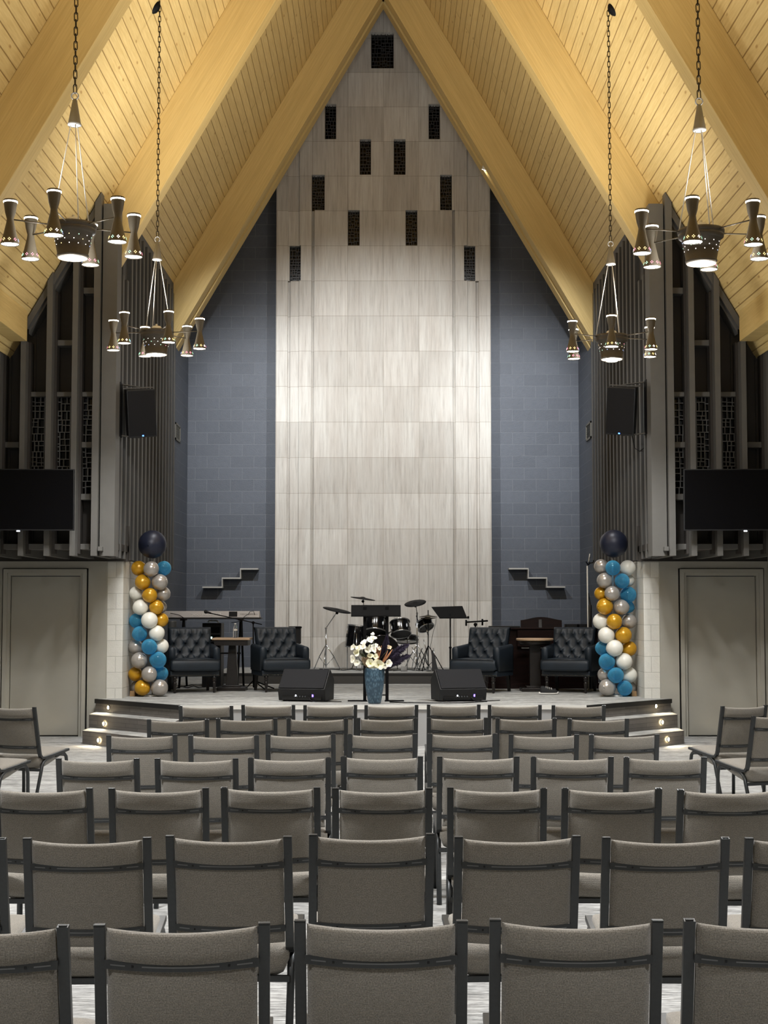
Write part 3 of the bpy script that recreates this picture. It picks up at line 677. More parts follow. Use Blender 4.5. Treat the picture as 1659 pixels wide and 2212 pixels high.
# ------------------------------------------------------------------ balloons
def balloon_mesh(r, mat, rnd):
    m = MB()
    prof = []
    for k in range(17):
        t = PI*k/16; rr = r*math.sin(t); z = -r*math.cos(t)
        if z < -.75*r: z -= (abs(z)-.75*r)*.25
        prof.append((max(rr, .0001), z))
    m.X = Euler((rnd.uniform(1.2, 1.9), 0, rnd.uniform(0, 6.28))).to_matrix().to_4x4()
    m.lathe(prof, 28, 0, cap=False); m.lathe([(.010, -r*1.10), (.006, -r*1.06), (.004, -r*1.03)], 8, 0, cap=False)
    return m.mesh('balloon', mat, 0, None, False)
SIDE = {-1: 'keyboard-side', 1: 'organ-side'}
BAL = {-1: [(1, 'gold', 299.8, 1227.6, 16.5, 0), (1, 'silver', 326.7, 1229, 17, -.15), (1, 'blue', 354, 1227.6, 16, .02),
            (2, 'gold', 308.4, 1257.5, 17, -.1), (2, 'silver', 345, 1257.5, 17.5, -.1),
            (3, 'white', 294.4, 1282, 15.5, 0), (3, 'gold', 323.8, 1286, 16, -.15), (3, 'silver', 352.3, 1282.8, 16, 0),
            (4, 'white', 303.9, 1311.7, 17, -.1), (4, 'gold', 337.8, 1311.3, 16, -.1), (4, 'silver', 347, 1311, 13.5, .1),
            (5, 'blue', 295.3, 1341, 16.5, 0), (5, 'white', 322.9, 1339.8, 18, -.15), (5, 'gold', 348.5, 1339, 15.5, 0),
            (6, 'blue', 302, 1369, 16.5, -.1), (6, 'white', 338.7, 1367.9, 17, -.1),
            (7, 'silver', 293, 1397.7, 16, 0), (7, 'blue', 322.4, 1397, 17, -.15), (7, 'white', 348.5, 1395.5, 16, 0),
            (8, 'silver', 301, 1426.6, 18, -.1), (8, 'blue', 341.4, 1425.7, 18, -.1),
            (9, 'gold', 292.6, 1456, 15.5, 0), (9, 'silver', 322.4, 1456.5, 17, -.15), (9, 'blue', 347.5, 1454.7, 16, 0),
            (10, 'gold', 307.5, 1485.5, 17, -.1), (10, 'silver', 345, 1485.5, 18, -.1), (10, 'silver', 299, 1484, 16, .1)],
       1: [(1, 'silver', 1299, 1223.6, 16, 0), (1, 'blue', 1324, 1226.7, 16.5, -.15), (1, 'white', 1356, 1226.7, 17, 0),
           (2, 'silver', 1306, 1254, 17, -.1), (2, 'blue', 1343.7, 1254.8, 16.5, -.1), (2, 'white', 1358, 1254, 13, .1),
           (3, 'gold', 1298, 1282, 14.5, 0), (3, 'silver', 1322, 1282, 16.5, -.15), (3, 'blue', 1356.8, 1284.6, 18, 0),
           (4, 'gold', 1306.6, 1310, 18, -.1), (4, 'silver', 1341.9, 1311.7, 17, -.1), (4, 'blue', 1356, 1311, 14, .1),
           (5, 'white', 1298, 1342, 17.5, 0), (5, 'gold', 1327, 1342.5, 17, -.15), (5, 'silver', 1359, 1342, 16.5, 0),
           (6, 'white', 1309.8, 1372, 18, -.1), (6, 'gold', 1346.8, 1372, 18, -.1),
           (7, 'blue', 1302.5, 1400, 16.5, 0), (7, 'white', 1327.9, 1400, 18, -.15), (7, 'gold', 1359, 1401, 16.5, 0),
           (8, 'blue', 1311, 1429.3, 18, -.1), (8, 'white', 1348, 1428.6, 18, -.1),
           (9, 'silver', 1305, 1457, 14.5, 0), (9, 'blue', 1330.6, 1458.7, 17, -.15), (9, 'white', 1359, 1458, 17, 0),
           (10, 'silver', 1311.6, 1485.2, 18.5, -.1), (10, 'blue', 1349.6, 1486.5, 16.5, -.1), (10, 'silver', 1358, 1486.5, 16, .1)]}
NUM = {1: 'top', 2: 'second', 3: 'third', 4: 'fourth', 5: 'fifth', 6: 'sixth', 7: 'seventh', 8: 'eighth', 9: 'ninth', 10: 'bottom'}
rb = random.Random(5)
for s in (-1, 1):
    YC = 19.62
    seen = {}
    for tier, col, px, py, r, dy in BAL[s]:
        c = at(px, py, YC+dy); rad = r*(YC+dy)/F
        if tier == 10: c.z = max(c.z, STG+rad*1.0+.004)
        base = Vector(c)
        o = bpy.data.objects.new('balloon', balloon_mesh(rad, 'balloon_'+col, rb)); COL.objects.link(o); o.location = c
        extra = ' hidden behind its neighbours' if dy > .05 else ''
        tag(o, '%s %s balloon%s, %s tier of the %s balloon column' % ('glossy' if col != 'blue' else 'translucent', col, extra, NUM[tier], SIDE[s]), 'balloon', 'balloons of the two columns')
    px, py, r = ((329.2, 1176, 31) if s < 0 else (1326, 1174.3, 30.5))
    c = at(px, py, YC-.05); o = bpy.data.objects.new('balloon', balloon_mesh(r*YC/F*.985, 'balloon_navy', rb)); COL.objects.link(o); o.location = c
    tag(o, 'big navy balloon crowning the %s balloon column' % SIDE[s], 'balloon', 'big navy balloons')
    # pole inside the column
    b = at(px, 1500, YC+.03); m = MB(); m.tube([(b.x, YC+.03, STG+.02), (b.x, YC+.03, c.z-.18)], .012, 8); m.box((b.x-.1, YC-.07, STG), (b.x+.1, YC+.13, STG+.02))
    at_base(m, 'balloon_pole', 'white_plastic', (b.x, YC+.03, STG), 'thin white pole inside the %s balloon column' % SIDE[s], 'pole')
    # wooden wedge at the foot of the pier
    q = Vector((s*3.30, 19.75, STG)); m = MB(); m.hexa([(q.x-.035, q.y-.16, q.z), (q.x+.035, q.y-.16, q.z), (q.x+.035, q.y+.16, q.z), (q.x-.035, q.y+.16, q.z), (q.x-.03, q.y-.16, q.z+.07), (q.x+.03, q.y-.16, q.z+.07), (q.x+.03, q.y+.16, q.z+.045), (q.x-.03, q.y+.16, q.z+.045)])
    at_base(m, 'wood_block', 'raw_wood', q, 'rough wood block on the stage behind the %s balloon column' % SIDE[s], 'wood block', None, .003)
# ------------------------------------------------------------------ tufted armchairs
def make_armchair():
    r = empty('tufted_armchair', (0, 0, 0))
    # frame rail and outer shell
    m = MB(); m.box((-.335, -.30, .225), (.335, .31, .30)); m.build('base_rail', 'leather', r, bevel=.01)
    m = MB()
    def cush(u, v):
        loop = [(-.36, .30), (-.372, .33), (-.375, .40), (-.368, .445), (-.35, .462), (-.2, .472), (.0, .470), (.22, .455), (.22, .30), (0, .295), (-.2, .295)]
        y, z = loop[int(round(v*11)) % 11]; t = 2*u-1; w = .335 if y < -.20 else .262
        e = max(0, 1-abs(t)**10)**.5; return (w*t, y*(1 if y > -.3 else 1-.03*abs(t)**4), .38+(z-.38)*(.75+.25*e))
    m.grid(cush, 24, 11, closed_v=True, caps=True); m.build('seat_cushion', 'leather', r)
    m = MB(); m.tube([(-.325, -.368, .455), (0, -.374, .458), (.325, -.368, .455)], .006, 6); m.build('piping', 'leather_button', r)
    m = MB()
    for k in range(40): m.ball((-.33+.66*k/39, -.302, .240), .008, 8, 6)
    m.build('nailhead_trim', 'nailhead', r)
    # tufted back: buttons in staggered rows, folds running between them
    btn = []
    for row, (zz, n) in enumerate(((.80, 3), (.685, 4), (.57, 3), (.485, 4))):
        for k in range(n): btn.append(((k-(n-1)/2)*.155, zz))
    def tuft(x, z):
        d = .0
        for bx, bz in btn:
            q = ((x-bx)/.034)**2+((z-bz)/.034)**2; d -= .022*math.exp(-q)
        for bx, bz in btn:
            for ex, ez in ((bx+.0775, bz-.115), (bx-.0775, bz-.115)):
                if ez < .45: continue
                dx, dz = ex-bx, ez-bz; L2 = dx*dx+dz*dz; t = max(0, min(1, ((x-bx)*dx+(z-bz)*dz)/L2)); q = (x-bx-t*dx)**2+(z-bz-t*dz)**2; d -= .0075*math.exp(-q/.00016)
        for bx, bz in btn[:3]:
            if z > bz: d -= .009*math.exp(-((x-bx)/.011)**2)
        for bx in (-.155/2*3, -.0775, .0775, .2325):
            if z > .80: d -= .006*math.exp(-((x-bx)/.012)**2)
        return d
    m = MB(); BW = .285
    def bk(u, v):
        x = -BW+2*BW*u; zt = .885; th = .075
        if v < .70:
            z = .43+(zt-.43-.03)*v/.70; n = tuft(x, z)-th
        elif v < .86: t = (v-.70)/.16*PI; n = -math.cos(t)*th*1.0+(tuft(x, .86)*.8 if t < PI/2 else 0); z = zt-.03+math.sin(t)*.035
        else: z = zt-.03-(zt-.46)*(v-.86)/.14; n = th*.8
        e = min(1, max(0, (BW-abs(x))/.035)); n = n*(.35+.65*math.sqrt(max(0, 1-(1-e)**2)))
        y = .16+.13*(z-.43)/.45+n
        return (x*(1+.05*(z-.43)/.45), y, z)
    m.grid(bk, 56, 60, caps=False); m.build('backrest', 'leather', r)
    for bx, bz in btn: m = MB(); y = .16+.13*(bz-.43)/.45-.075+tuft(bx, bz); m.ball((bx*(1+.05*(bz-.43)/.45), y+.002, bz), .011, 10, 6); m.build('tufting_button', 'leather_button', r)
    # arms: rolled front, sloping down from the back
    for s in (-1, 1):
        m = MB()
        def arm(u, v):
            y = -.255+.52*u; zt = .625+.035*u; rr = .042; a = 2*PI*v
            cx_ = s*(.305+.010*u); x = cx_+rr*math.cos(a)*1.05; z = zt-rr+rr*math.sin(a)
            if math.sin(a) < -.05: z = .295
            return (x, y, z)
        m.grid(arm, 14, 18, closed_v=True, caps=True); m.build('arm', 'leather', r)
        m = MB()
        m.X = Matrix.Translation((s*.27, -.265, 0)); m.lathe([(.013, 0), (.017, .006), (.016, .03), (.022, .09), (.027, .13), (.024, .145), (.017, .155), (.027, .165), (.029, .178), (.022, .19), (.030, .20), (.030, .226)], 16); m.build('leg', 'espresso', r)
        m = MB(); m.hexa([(s*.27-.018, .30, 0), (s*.27+.018, .30, 0), (s*.27+.018, .335, 0), (s*.27-.018, .335, 0), (s*.27-.024, .25, .23), (s*.27+.024, .25, .23), (s*.27+.024, .30, .23), (s*.27-.024, .30, .23)]); m.build('leg', 'espresso', r)
    return r
arm0 = make_armchair()
for k, (px, py, rz, sc_, lb) in enumerate(((409, 1497, .27, 1.0, 'navy tufted armchair next to the keyboard-side balloon column'), (602, 1495, .34, 1.0, 'navy tufted armchair between the square-based table and the drum kit'),
                                (1045, 1497, -.46, 1.0, 'navy tufted armchair between the music stand and the round table'), (1238, 1497, -.36, 1.0, 'navy tufted armchair next to the organ-side balloon column'))):
    o = arm0 if k == 0 else copy_tree(arm0); g = ground(px, py, STG)
    o.location = (g.x, g.y+.25, STG); o.rotation_euler = (0, 0, rz); tag(o, lb, 'armchair', 'tufted armchairs on the stage')
# ------------------------------------------------------------------ pedestal tables
def table(px, py, base_py, wpx, rnd, label):
    g = ground(px, base_py, STG); Y = g.y+(.48 if rnd else .34); p = at(px, py, Y); w = wpx*Y/F
    r = empty('pedestal_table', (p.x, Y, STG), label, 'table', None); h = p.z-STG
    m = MB()
    if rnd: m.lathe([(.0001, h-.035), (w/2-.008, h-.035), (w/2, h-.028), (w/2, h-.006), (w/2-.008, h), (.0001, h)], 40)
    else: m.box((-w/2, -w/2, h-.028), (w/2, w/2, h))
    m.build('table_top', 'oak_top', r, bevel=0 if rnd else .004)
    m = MB()
    if rnd: m.lathe([(.0001, h-.10), (w/2-.06, h-.10), (w/2-.03, h-.037), (.0001, h-.036)], 32)
    else: m.box((-w/2+.03, -w/2+.03, h-.105), (w/2-.03, w/2-.03, h-.029))
    m.build('apron', 'espresso', r)
    m = MB(); m.hexa([(-.085, -.085, .07), (.085, -.085, .07), (.085, .085, .07), (-.085, .085, .07), (-.05, -.05, h-.1), (.05, -.05, h-.1), (.05, .05, h-.1), (-.05, .05, h-.1)]) if not rnd else m.box((-.075, -.06, .07), (.075, .06, h-.1))
    m.build('pedestal', 'espresso', r, bevel=.004)
    m = MB(); m.box((-.20, -.20, 0), (.20, .20, .05)); m.box((-.13, -.13, .05), (.13, .13, .075)); m.build('foot_plate', 'espresso', r, bevel=.004)
    return p, Y
tp, tY = table(502.5, 1377.5, 1494, 81, False, 'square pedestal table with a water bottle on its pale wooden top')
tp2, tY2 = table(1155, 1378.5, 1497, 80, True, 'round pedestal table with a thick pale wooden top, in front of the organ')
# water bottle
h = STG+(tp.z-STG); b = Vector((at(508, 1376, tY).x, tY, tp.z)); r = empty('water_bottle', b, 'clear plastic water bottle on the square pedestal table', 'bottle')
m = MB(); m.lathe([(.0001, .001), (.028, .001), (.032, .012), (.031, .05), (.032, .06), (.031, .11), (.030, .13), (.022, .16), (.0125, .178), (.0125, .19)], 20); m.build('bottle_body', 'clear_plastic', r)
m = MB(); m.lathe([(.0318, .098), (.0322, .100), (.0322, .122), (.0318, .124)], 20, cap=False); m.build('paper_label', 'white_plastic', r)
m = MB(); m.lathe([(.0145, .188), (.0145, .204), (.0001, .205)], 16); m.build('cap', 'white_plastic', r)
# ------------------------------------------------------------------ floor monitors
def monitor(px, py, rz, label):
    g = ground(px, py, STG); r = empty('stage_monitor', (g.x, g.y+.2, STG), label, 'speaker', 'wedge monitors on the stage edge', rz)
    W = .305
    prof = [(-.16, .012), (-.185, .10), (-.195, .155), (.03, .385), (.06, .388), (.22, .26), (.20, .012)]
    m = MB(); n = len(prof)
    m.add([(-W+.0*(z), y, z) for y, z in prof]+[(W, y, z) for y, z in prof], [tuple(range(n)), tuple(range(2*n-1, n-1, -1))]+[(i, n+i, n+(i+1) % n, (i+1) % n) for i in range(n)])
    m.build('cabinet', 'black_plastic', r, bevel=.008)
    m = MB(); m.hexa([(-W+.015, -.194, .165), (W-.015, -.194, .165), (W-.015, .024, .388), (-W+.015, .024, .388), (-W+.015, -.200, .171), (W-.015, -.200, .171), (W-.015, .018, .394), (-W+.015, .018, .394)]); m.build('top_panel', 'speaker_mesh', r)
    m = MB(); m.box((-W+.05, -.178, .022), (W-.05, -.158, .098)); m.build('control_panel', 'drum_black', r)
    m = MB()
    for k in range(5): m.X = Matrix.Translation((-.09+.035*k, -.178, .062)) @ Matrix.Rotation(PI/2, 4, 'X'); m.lathe([(.009, 0), (.008, .012), (.0001, .013)], 10)
    m.X = Matrix.Identity(4); m.build('control_knob', 'grey_plastic', r)
    m = MB(); m.cbox((.145, -.180, .075), (.018, .006, .03)); m.build('power_light', 'led_violet', r)
    m = MB(); m.cbox((-.075, -.180, .075), (.012, .006, .018)); m.build('indicator_light', 'led_white', r)
    m = MB()
    for s in (-1, 1): m.box((s*.22-.03, -.15, 0), (s*.22+.03, -.10, .014)); m.box((s*.22-.03, .1, 0), (s*.22+.03, .16, .014))
    m.build('rubber_foot_pad', 'rubber', r)
    m = MB(); m.tube([(.1, -.18, .05), (.13, -.22, .02), (.2, -.24, .008), (.35, -.2, .006), (.5, -.12, .006)], .005, 6); m.build('cable', 'rubber', r)
monitor(659, 1516, -.26, 'black wedge monitor speaker on the stage edge, in front of a keyboard-side armchair')
monitor(993, 1516, .26, 'black wedge monitor speaker on the stage edge, in front of an organ-side armchair')
# ------------------------------------------------------------------ lectern
g = ground(812, 1516, STG); LY = g.y+.1
r = empty('lectern', (at(812, 1500, LY).x, LY, STG), 'black metal lectern with two posts and a sloping desk, behind the flower vase', 'lectern')
zb = at(812, 1330, LY).z-STG; zt = at(812, 1307, LY).z-STG; w = .31
m = MB(); m.hexa([(-w, -.03, zb-.005), (w, -.03, zb-.005), (w, -.018, zb+.01), (-w, -.018, zb+.01), (-w, .02, zt-.01), (w, .02, zt-.01), (w, .032, zt), (-w, .032, zt)]); m.box((-w, -.06, zb-.012), (w, -.015, zb+.004)); m.box((-w, .02, zt-.015), (w, .3, zt)); m.build('desk', 'black_metal', r, bevel=.003)
for s, px in ((-1, 788), (1, 836)):
    x = at(px, 1400, LY).x-r.location.x; m = MB(); m.box((x-.02, 0, .012), (x+.02, .035, zt-.02)); m.build('post', 'black_metal', r, bevel=.002)
m = MB(); m.box((-.14, .01, .07), (.14, .025, .085)); m.build('cross_bar', 'black_metal', r)
m = MB()
for s in (-1, 1): m.hexa([(s*.13-.02-(.2 if s < 0 else 0), -.05, 0), (s*.13+.02+(.2 if s > 0 else 0), -.05, 0), (s*.13+.02+(.2 if s > 0 else 0), .09, 0), (s*.13-.02-(.2 if s < 0 else 0), .09, 0), (s*.13-.02-(.2 if s < 0 else 0), -.05, .012), (s*.13+.02+(.2 if s > 0 else 0), -.05, .012), (s*.13+.02+(.2 if s > 0 else 0), .09, .012), (s*.13-.02-(.2 if s < 0 else 0), .09, .012)])
m.build('foot_plate', 'black_metal', r)
# ------------------------------------------------------------------ vase and flowers
VG = ground(809, 1521, STG); VY = VG.y+.09; VX = at(809, 1500, VY).x; vh = at(809, 1443, VY).z-STG
m = MB(); m.lathe([(.0001, .002), (.072, .002), (.080, .02), (.098, .12), (.112, .22), (.120, .32), (.121, vh-.03), (.116, vh-.004), (.113, vh), (.106, vh-.004), (.106, vh-.05), (.0001, vh-.06)], 40)
m.X = Matrix.Identity(4); mb_ = MB(); mb_.v = [v+Vector((VX, VY, STG)) for v in m.v]; mb_.f = m.f; mb_.mi = m.mi; mb_.sm = m.sm
at_base(mb_, 'flower_vase', 'vase_glaze', (VX, VY, STG), 'tall blue-grey textured vase standing on the stage edge in front of the lectern', 'vase')
B0 = Vector((VX, VY, STG+vh))
bq = empty('flower_bouquet', B0, 'bouquet of cream blossoms, tan reeds and dark purple plumes in the blue-grey vase', 'flowers')
rf = random.Random(11)
def blossom(p, R, facing, n=6, openn=.8, mat='petal_white'):
    q = facing.to_track_quat('Z', 'Y').to_matrix().to_4x4(); m = MB(); m.X = Matrix.Translation(p) @ q
    for k in range(n):
        a = 2*PI*k/n+rf.uniform(-.15, .15); tw = rf.uniform(-.2, .2); el = openn+rf.uniform(-.35, .3); sc1 = R*rf.uniform(.95, 1.35)
        def pet(u, v, a=a, el=el, tw=tw, sc1=sc1):
            t = u; s_ = (2*v-1); wd = .46*math.sin(PI*min(1, t*.84+.06))**.9
            cup = .25*s_*s_*wd
            rad = t*math.sin(el*(.55+.6*t)); hh = t*math.cos(el*(.55+.6*t))+cup*.6
            x, y, z = rad, s_*wd*(1+tw*s_*.2), hh
            return (sc1*(x*math.cos(a)-y*math.sin(a)), sc1*(x*math.sin(a)+y*math.cos(a)), sc1*z)
        m.grid(pet, 6, 6, 0)
    hz = R*.12; m.ball((0, 0, hz), R*.16, 8, 6, 1); return m
FL = [(777, 1402, .050, 'petal_white', (-.3, -.8, .3)), (767, 1399, .044, 'petal_white', (-.6, -.6, .2)), (772, 1409, .052, 'petal', (-.3, -.9, -.1)), (784, 1400, .045, 'petal_white', (.1, -.8, .5)), (793, 1404, .052, 'petal_white', (.1, -.9, .1)), (786, 1390, .040, 'petal_white', (0, -.7, .7)),
      (799, 1384, .042, 'petal_white', (0, -.8, .5)), (805, 1372, .030, 'petal_white', (0, -.5, .9)), (806, 1380, .038, 'petal_white', (.1, -.7, .6)), (800, 1399, .042, 'petal_white', (0, -.9, .3)), (808, 1404, .040, 'petal_white', (.1, -.9, .2)), (811, 1396, .036, 'petal_white', (.2, -.8, .5)),
      (766, 1424, .050, 'petal_white', (-.5, -.8, .1)), (773, 1430, .045, 'petal_white', (-.3, -.9, -.2)), (799, 1417, .042, 'petal', (0, -.9, .2)), (810, 1420, .040, 'petal', (.1, -.9, .2)), (801, 1434, .068, 'petal', (-.15, -.95, .15)), (817, 1436, .070, 'petal', (.1, -.97, .1)), (836, 1434, .052, 'petal_white', (.5, -.8, .1)), (830, 1438, .035, 'petal_white', (.2, -.9, -.1)), (818, 1402, .030, 'petal_white', (.2, -.8, .4)), (840, 1399, .030, 'pampas', (.4, -.8, .5))]
for px, py, R, mt, fc in FL:
    p = at(px, py, VY-.03+rf.uniform(-.08, .04))
    mm = blossom(p, R, Vector(fc), 6 if R > .04 else 5, .95 if R > .06 else .8, mt); mm.build('blossom', [mt, 'petal_heart'], bq, world=True)
    m = MB(); a = Vector((VX+rf.uniform(-.04, .04), VY+rf.uniform(-.04, .04), STG+vh-.08)); c = (a+p)/2+Vector((rf.uniform(-.02, .02), .02, .03)); m.tube([a, c, p-Vector((0, -.01, .01))], .003, 5); m.build('stem', 'stem_green', bq, world=True)
def plume(p0, p1, p2, wd, name, mat, n=170, seed=1, L=.07):
    rr = random.Random(seed); m = MB(); n *= 4; wd *= .45
    pts = [(1-t)**2*p0+2*t*(1-t)*p1+t*t*p2 for t in [k/12 for k in range(13)]]
    m.tube(pts, [.004*(1-.7*k/12) for k in range(13)], 5)
    for k in range(n):
        t = rr.uniform(.12, 1); i = min(11, int(t*12)); q = pts[i].lerp(pts[i+1], t*12-i); d = (pts[min(12, i+2)]-pts[i]).normalized()
        s_ = Vector((rr.uniform(-1, 1), rr.uniform(-.6, .6), rr.uniform(-.6, .6))); s_ = (s_-d*s_.dot(d)).normalized()
        prof = math.sin(PI*min(1, t*.9+.12))**.6; e = q+(d*.5+s_*.6)*L*prof*rr.uniform(.6, 1.2)+Vector((0, 0, -.012)); w_ = s_.cross(d).normalized()*wd
        mid = q.lerp(e, .5)+d*.008
        m.add([q-w_*.4, q+w_*.4, mid+w_, e, mid-w_], [(0, 1, 2, 3, 4)], 0, False)
    m.build(name, mat, bq, world=True, fix=False)
P = lambda px, py, dy=0: at(px, py, VY+dy)
base = Vector((VX+.03, VY+.03, STG+vh-.02))
plume(base, P(834, 1410, .05), P(836, 1369, .08), .010, 'plume', 'plume_purple', 260, 1, .085)
plume(base+Vector((.03, 0, 0)), P(850, 1408, .06), P(884, 1390, .1), .010, 'plume', 'plume_purple', 300, 2, .10)
plume(base+Vector((.04, .02, 0)), P(858, 1422, .08), P(886, 1414, .1), .010, 'plume', 'plume_purple', 260, 3, .09)
plume(base+Vector((.02, .02, 0)), P(842, 1425, .1), P(866, 1432, .12), .010, 'plume', 'plume_purple', 200, 8, .08)
for k, (px, py) in enumerate(((819, 1393), (824, 1394), (815, 1396), (846, 1404), (842, 1410), (848, 1402), (838, 1405))):
    e = P(px, py, -.02); m = MB(); a = base+Vector((-.02+.006*k, -.04, -.02)); pts = [a.lerp(e, t)+Vector((0, 0, .006*math.sin(t*6))) for t in (0, .3, .6, .8, 1)]
    m.tube(pts, [.003, .007, .011, .009, .002], 6); m.build('reed', 'reed_tan', bq, world=True)
plume(base+Vector((-.06, -.03, 0)), P(790, 1430, -.05), P(783, 1418, -.05), .004, 'pampas_tuft', 'pampas', 260, 4, .06)
plume(base+Vector((-.06, -.03, 0)), P(796, 1432, -.06), P(794, 1416, -.06), .004, 'pampas_tuft', 'pampas', 220, 5, .05)
for k in range(14):
    e = P(rf.uniform(764, 826), rf.uniform(1395, 1436), rf.uniform(-.05, .05)); a = base+Vector((rf.uniform(-.08, .0), 0, -.03)); m = MB(); mid = (a+e)/2+Vector((0, 0, .03))
    d = (e-a).normalized(); w_ = d.cross(Vector((0, 1, 0))).normalized()*.010; m.add([a, mid-w_, e, mid+w_], [(0, 1, 2, 3)]); m.tube([a, mid, e], .0018, 4); m.build('leaf', 'stem_green', bq, world=True)
# ------------------------------------------------------------------ keyboard and its surroundings
q = at
KY = 21.6
kx0, kx1 = q(352, 1325, KY).x, q(560, 1325, KY).x; kz0, kz1 = q(400, 1334, KY).z, q(400, 1320, KY).z
r = empty('stage_keyboard', ((kx0+kx1)/2, KY, kz0-.02), 'silver electronic keyboard seen from behind, above the keyboard-side armchairs', 'keyboard')
m = MB(); m.hexa([(kx0, KY, kz0), (kx1, KY, kz0), (kx1, KY+.30, kz0), (kx0, KY+.30, kz0), (kx0, KY+.015, kz1), (kx1, KY+.015, kz1), (kx1, KY+.10, kz1), (kx0, KY+.10, kz1)]); m.build('case', 'keyboard_silver', r, bevel=.004, world=True)
m = MB(); m.box((kx0-.005, KY-.01, kz0-.022), (kx1+.02, KY+.32, kz0)); m.build('bottom_pan', 'black_plastic', r, bevel=.004, world=True)
m = MB(); a, b = q(494.5, 1332, KY), q(512.5, 1321, KY); m.box((a.x, KY-.004, a.z), (b.x, KY+.02, b.z)); m.build('display_housing', 'black_plastic', r, world=True)
m = MB()
for k in range(12): p = q(520+3.2*k, 1326.5, KY); m.cbox((p.x, KY+.002, p.z), (.007, .012, .008))
m.build('socket', 'black_plastic', r, world=True)
def text(body, name, mat, parent, x, z, y, size, width=None):
    c = bpy.data.curves.new(name, 'FONT'); c.body = body; c.size = size; c.extrude = .0012; c.align_x = 'CENTER'; c.align_y = 'CENTER'; c.materials.append(M(mat))
    o = bpy.data.objects.new(name, c); COL.objects.link(o); o.parent = parent; o.location = Vector((x, y, z))-wloc(parent); o.rotation_euler = (PI/2-.16, 0, 0)
    bpy.context.view_layer.update(); dg = bpy.context.evaluated_depsgraph_get()
    me = bpy.data.meshes.new_from_object(o.evaluated_get(dg)); me.name = name
    k = width/max(v.co.x for v in me.vertices)/2
    for v in me.vertices: v.co.x *= k
    o2 = bpy.data.objects.new(name, me); COL.objects.link(o2); o2.parent = parent; o2.location = o.location; o2.rotation_euler = o.rotation_euler
    bpy.data.objects.remove(o); return o2
p = q(423, 1328, KY); text('700', 'lettering', 'print_white', r, p.x, p.z, KY+.001, .042, q(432.5, 0, KY).x-q(414, 0, KY).x)
p = q(457, 1327, KY); text('Roland', 'lettering', 'print_white', r, p.x, p.z, KY+.001, .056, q(476, 0, KY).x-q(438.5, 0, KY).x)
m = MB(); m.tube([q(368, 1325, KY-.02), q(376, 1326, KY-.04), q(388, 1329, KY-.03), q(397, 1335, KY-.02)], .005, 6); m.build('plugged_cable', 'rubber', r, world=True)
m = MB(); m.tube([q(536, 1328, KY-.02), q(540, 1321, KY-.05), q(548, 1320, KY-.05), q(550, 1328, KY-.02)], .004, 6); m.tube([q(535, 1327, KY-.02), q(528, 1332, KY-.05), q(520, 1342, KY-.03), q(500, 1345, KY+.05)], .004, 6); m.build('plugged_cable', 'rubber', r, world=True)
r = empty('keyboard_stand', ((kx0+kx1)/2, KY+.15, STG), 'black folding stand carrying the silver keyboard', 'keyboard stand')
for s in (-1, 1):
    xc = (kx0+kx1)/2+s*.42
    m = MB(); m.rod((xc-.02, KY-.12, STG+.01), (xc-.02, KY+.3, kz0-.03), .016); m.build('leg', 'black_metal', r, world=True)
    m = MB(); m.rod((xc+.02, KY+.42, STG+.01), (xc+.02, KY+.02, kz0-.03), .016); m.build('leg', 'black_metal', r, world=True)
    m = MB(); m.box((xc-.03, KY, kz0-.045), (xc+.03, KY+.32, kz0-.023)); m.build('support_arm', 'black_metal', r, world=True)
m = MB(); m.rod(((kx0+kx1)/2-.42, KY+.15, STG+.5), ((kx0+kx1)/2+.42, KY+.15, STG+.5), .012); m.build('cross_bar', 'black_metal', r, world=True)
# microphone on a boom stand
MY = 21.25; MY = 21.2
r = empty('microphone_stand', (q(548, 1400, MY).x, MY, STG), 'black boom microphone stand reaching over the silver keyboard', 'microphone stand')
m = MB(); m.rod((q(548, 1400, MY).x, MY, STG+.03), q(547, 1346, MY), .010); m.build('pole', 'black_metal', r, world=True)
m = MB(); m.rod(q(566, 1349, MY), q(456, 1325, MY-.05), .007); m.build('boom_arm', 'black_metal', r, world=True)
m = MB(); m.ball(q(547, 1345, MY), .022, 12, 8); m.build('clutch', 'black_metal', r, world=True)
for a in (.3, 2.0, 5.4):
    m = MB(); c = Vector((q(548, 1400, MY).x, MY, STG+.13)); m.tube([c, (c.x+.30*math.cos(a), MY+.30*math.sin(a), STG+.012)], .009); m.build('leg', 'black_metal', r, world=True)
m = MB(); p = q(452, 1324, MY-.05); m.tube([q(456, 1325, MY-.05), q(450, 1323, MY-.06), q(446, 1322, MY-.06)], [.012, .016, .024], 10); m.ball(q(444.5, 1321.5, MY-.06), .027, 12, 8); m.build('microphone', 'black_plastic', r, world=True)
# equipment rack and drum-throne-like cylinder behind the first armchair
RY = 21.9; a, b = q(436, 1480, RY), q(478, 1346, RY)
r = empty('equipment_rack', ((a.x+b.x)/2, RY+.2, STG), 'black equipment rack with a pale handle and a green-white light, behind the square table', 'rack')
m = MB(); m.box((a.x, RY, STG), (b.x, RY+.4, b.z)); m.build('case', 'black_plastic', r, bevel=.008, world=True)
m = MB()
for k in range(5): z = b.z-.06-.11*k; m.box((a.x+.02, RY-.006, z-.085), (b.x-.02, RY+.001, z))
m.build('rack_panel', 'drum_black', r, world=True)
m = MB(); m.tube([q(450, 1344, RY-.01), q(451.5, 1341, RY-.02), q(461, 1340.5, RY-.025), q(470, 1341.5, RY-.02), q(472, 1345, RY-.01)], .011, 8); m.build('handle', 'white_plastic', r, world=True)
m = MB(); p = q(454.5, 1377.8, RY); m.cbox((p.x, RY-.01, p.z), (.052, .012, .03)); m.build('status_light', 'led_green', r, world=True)
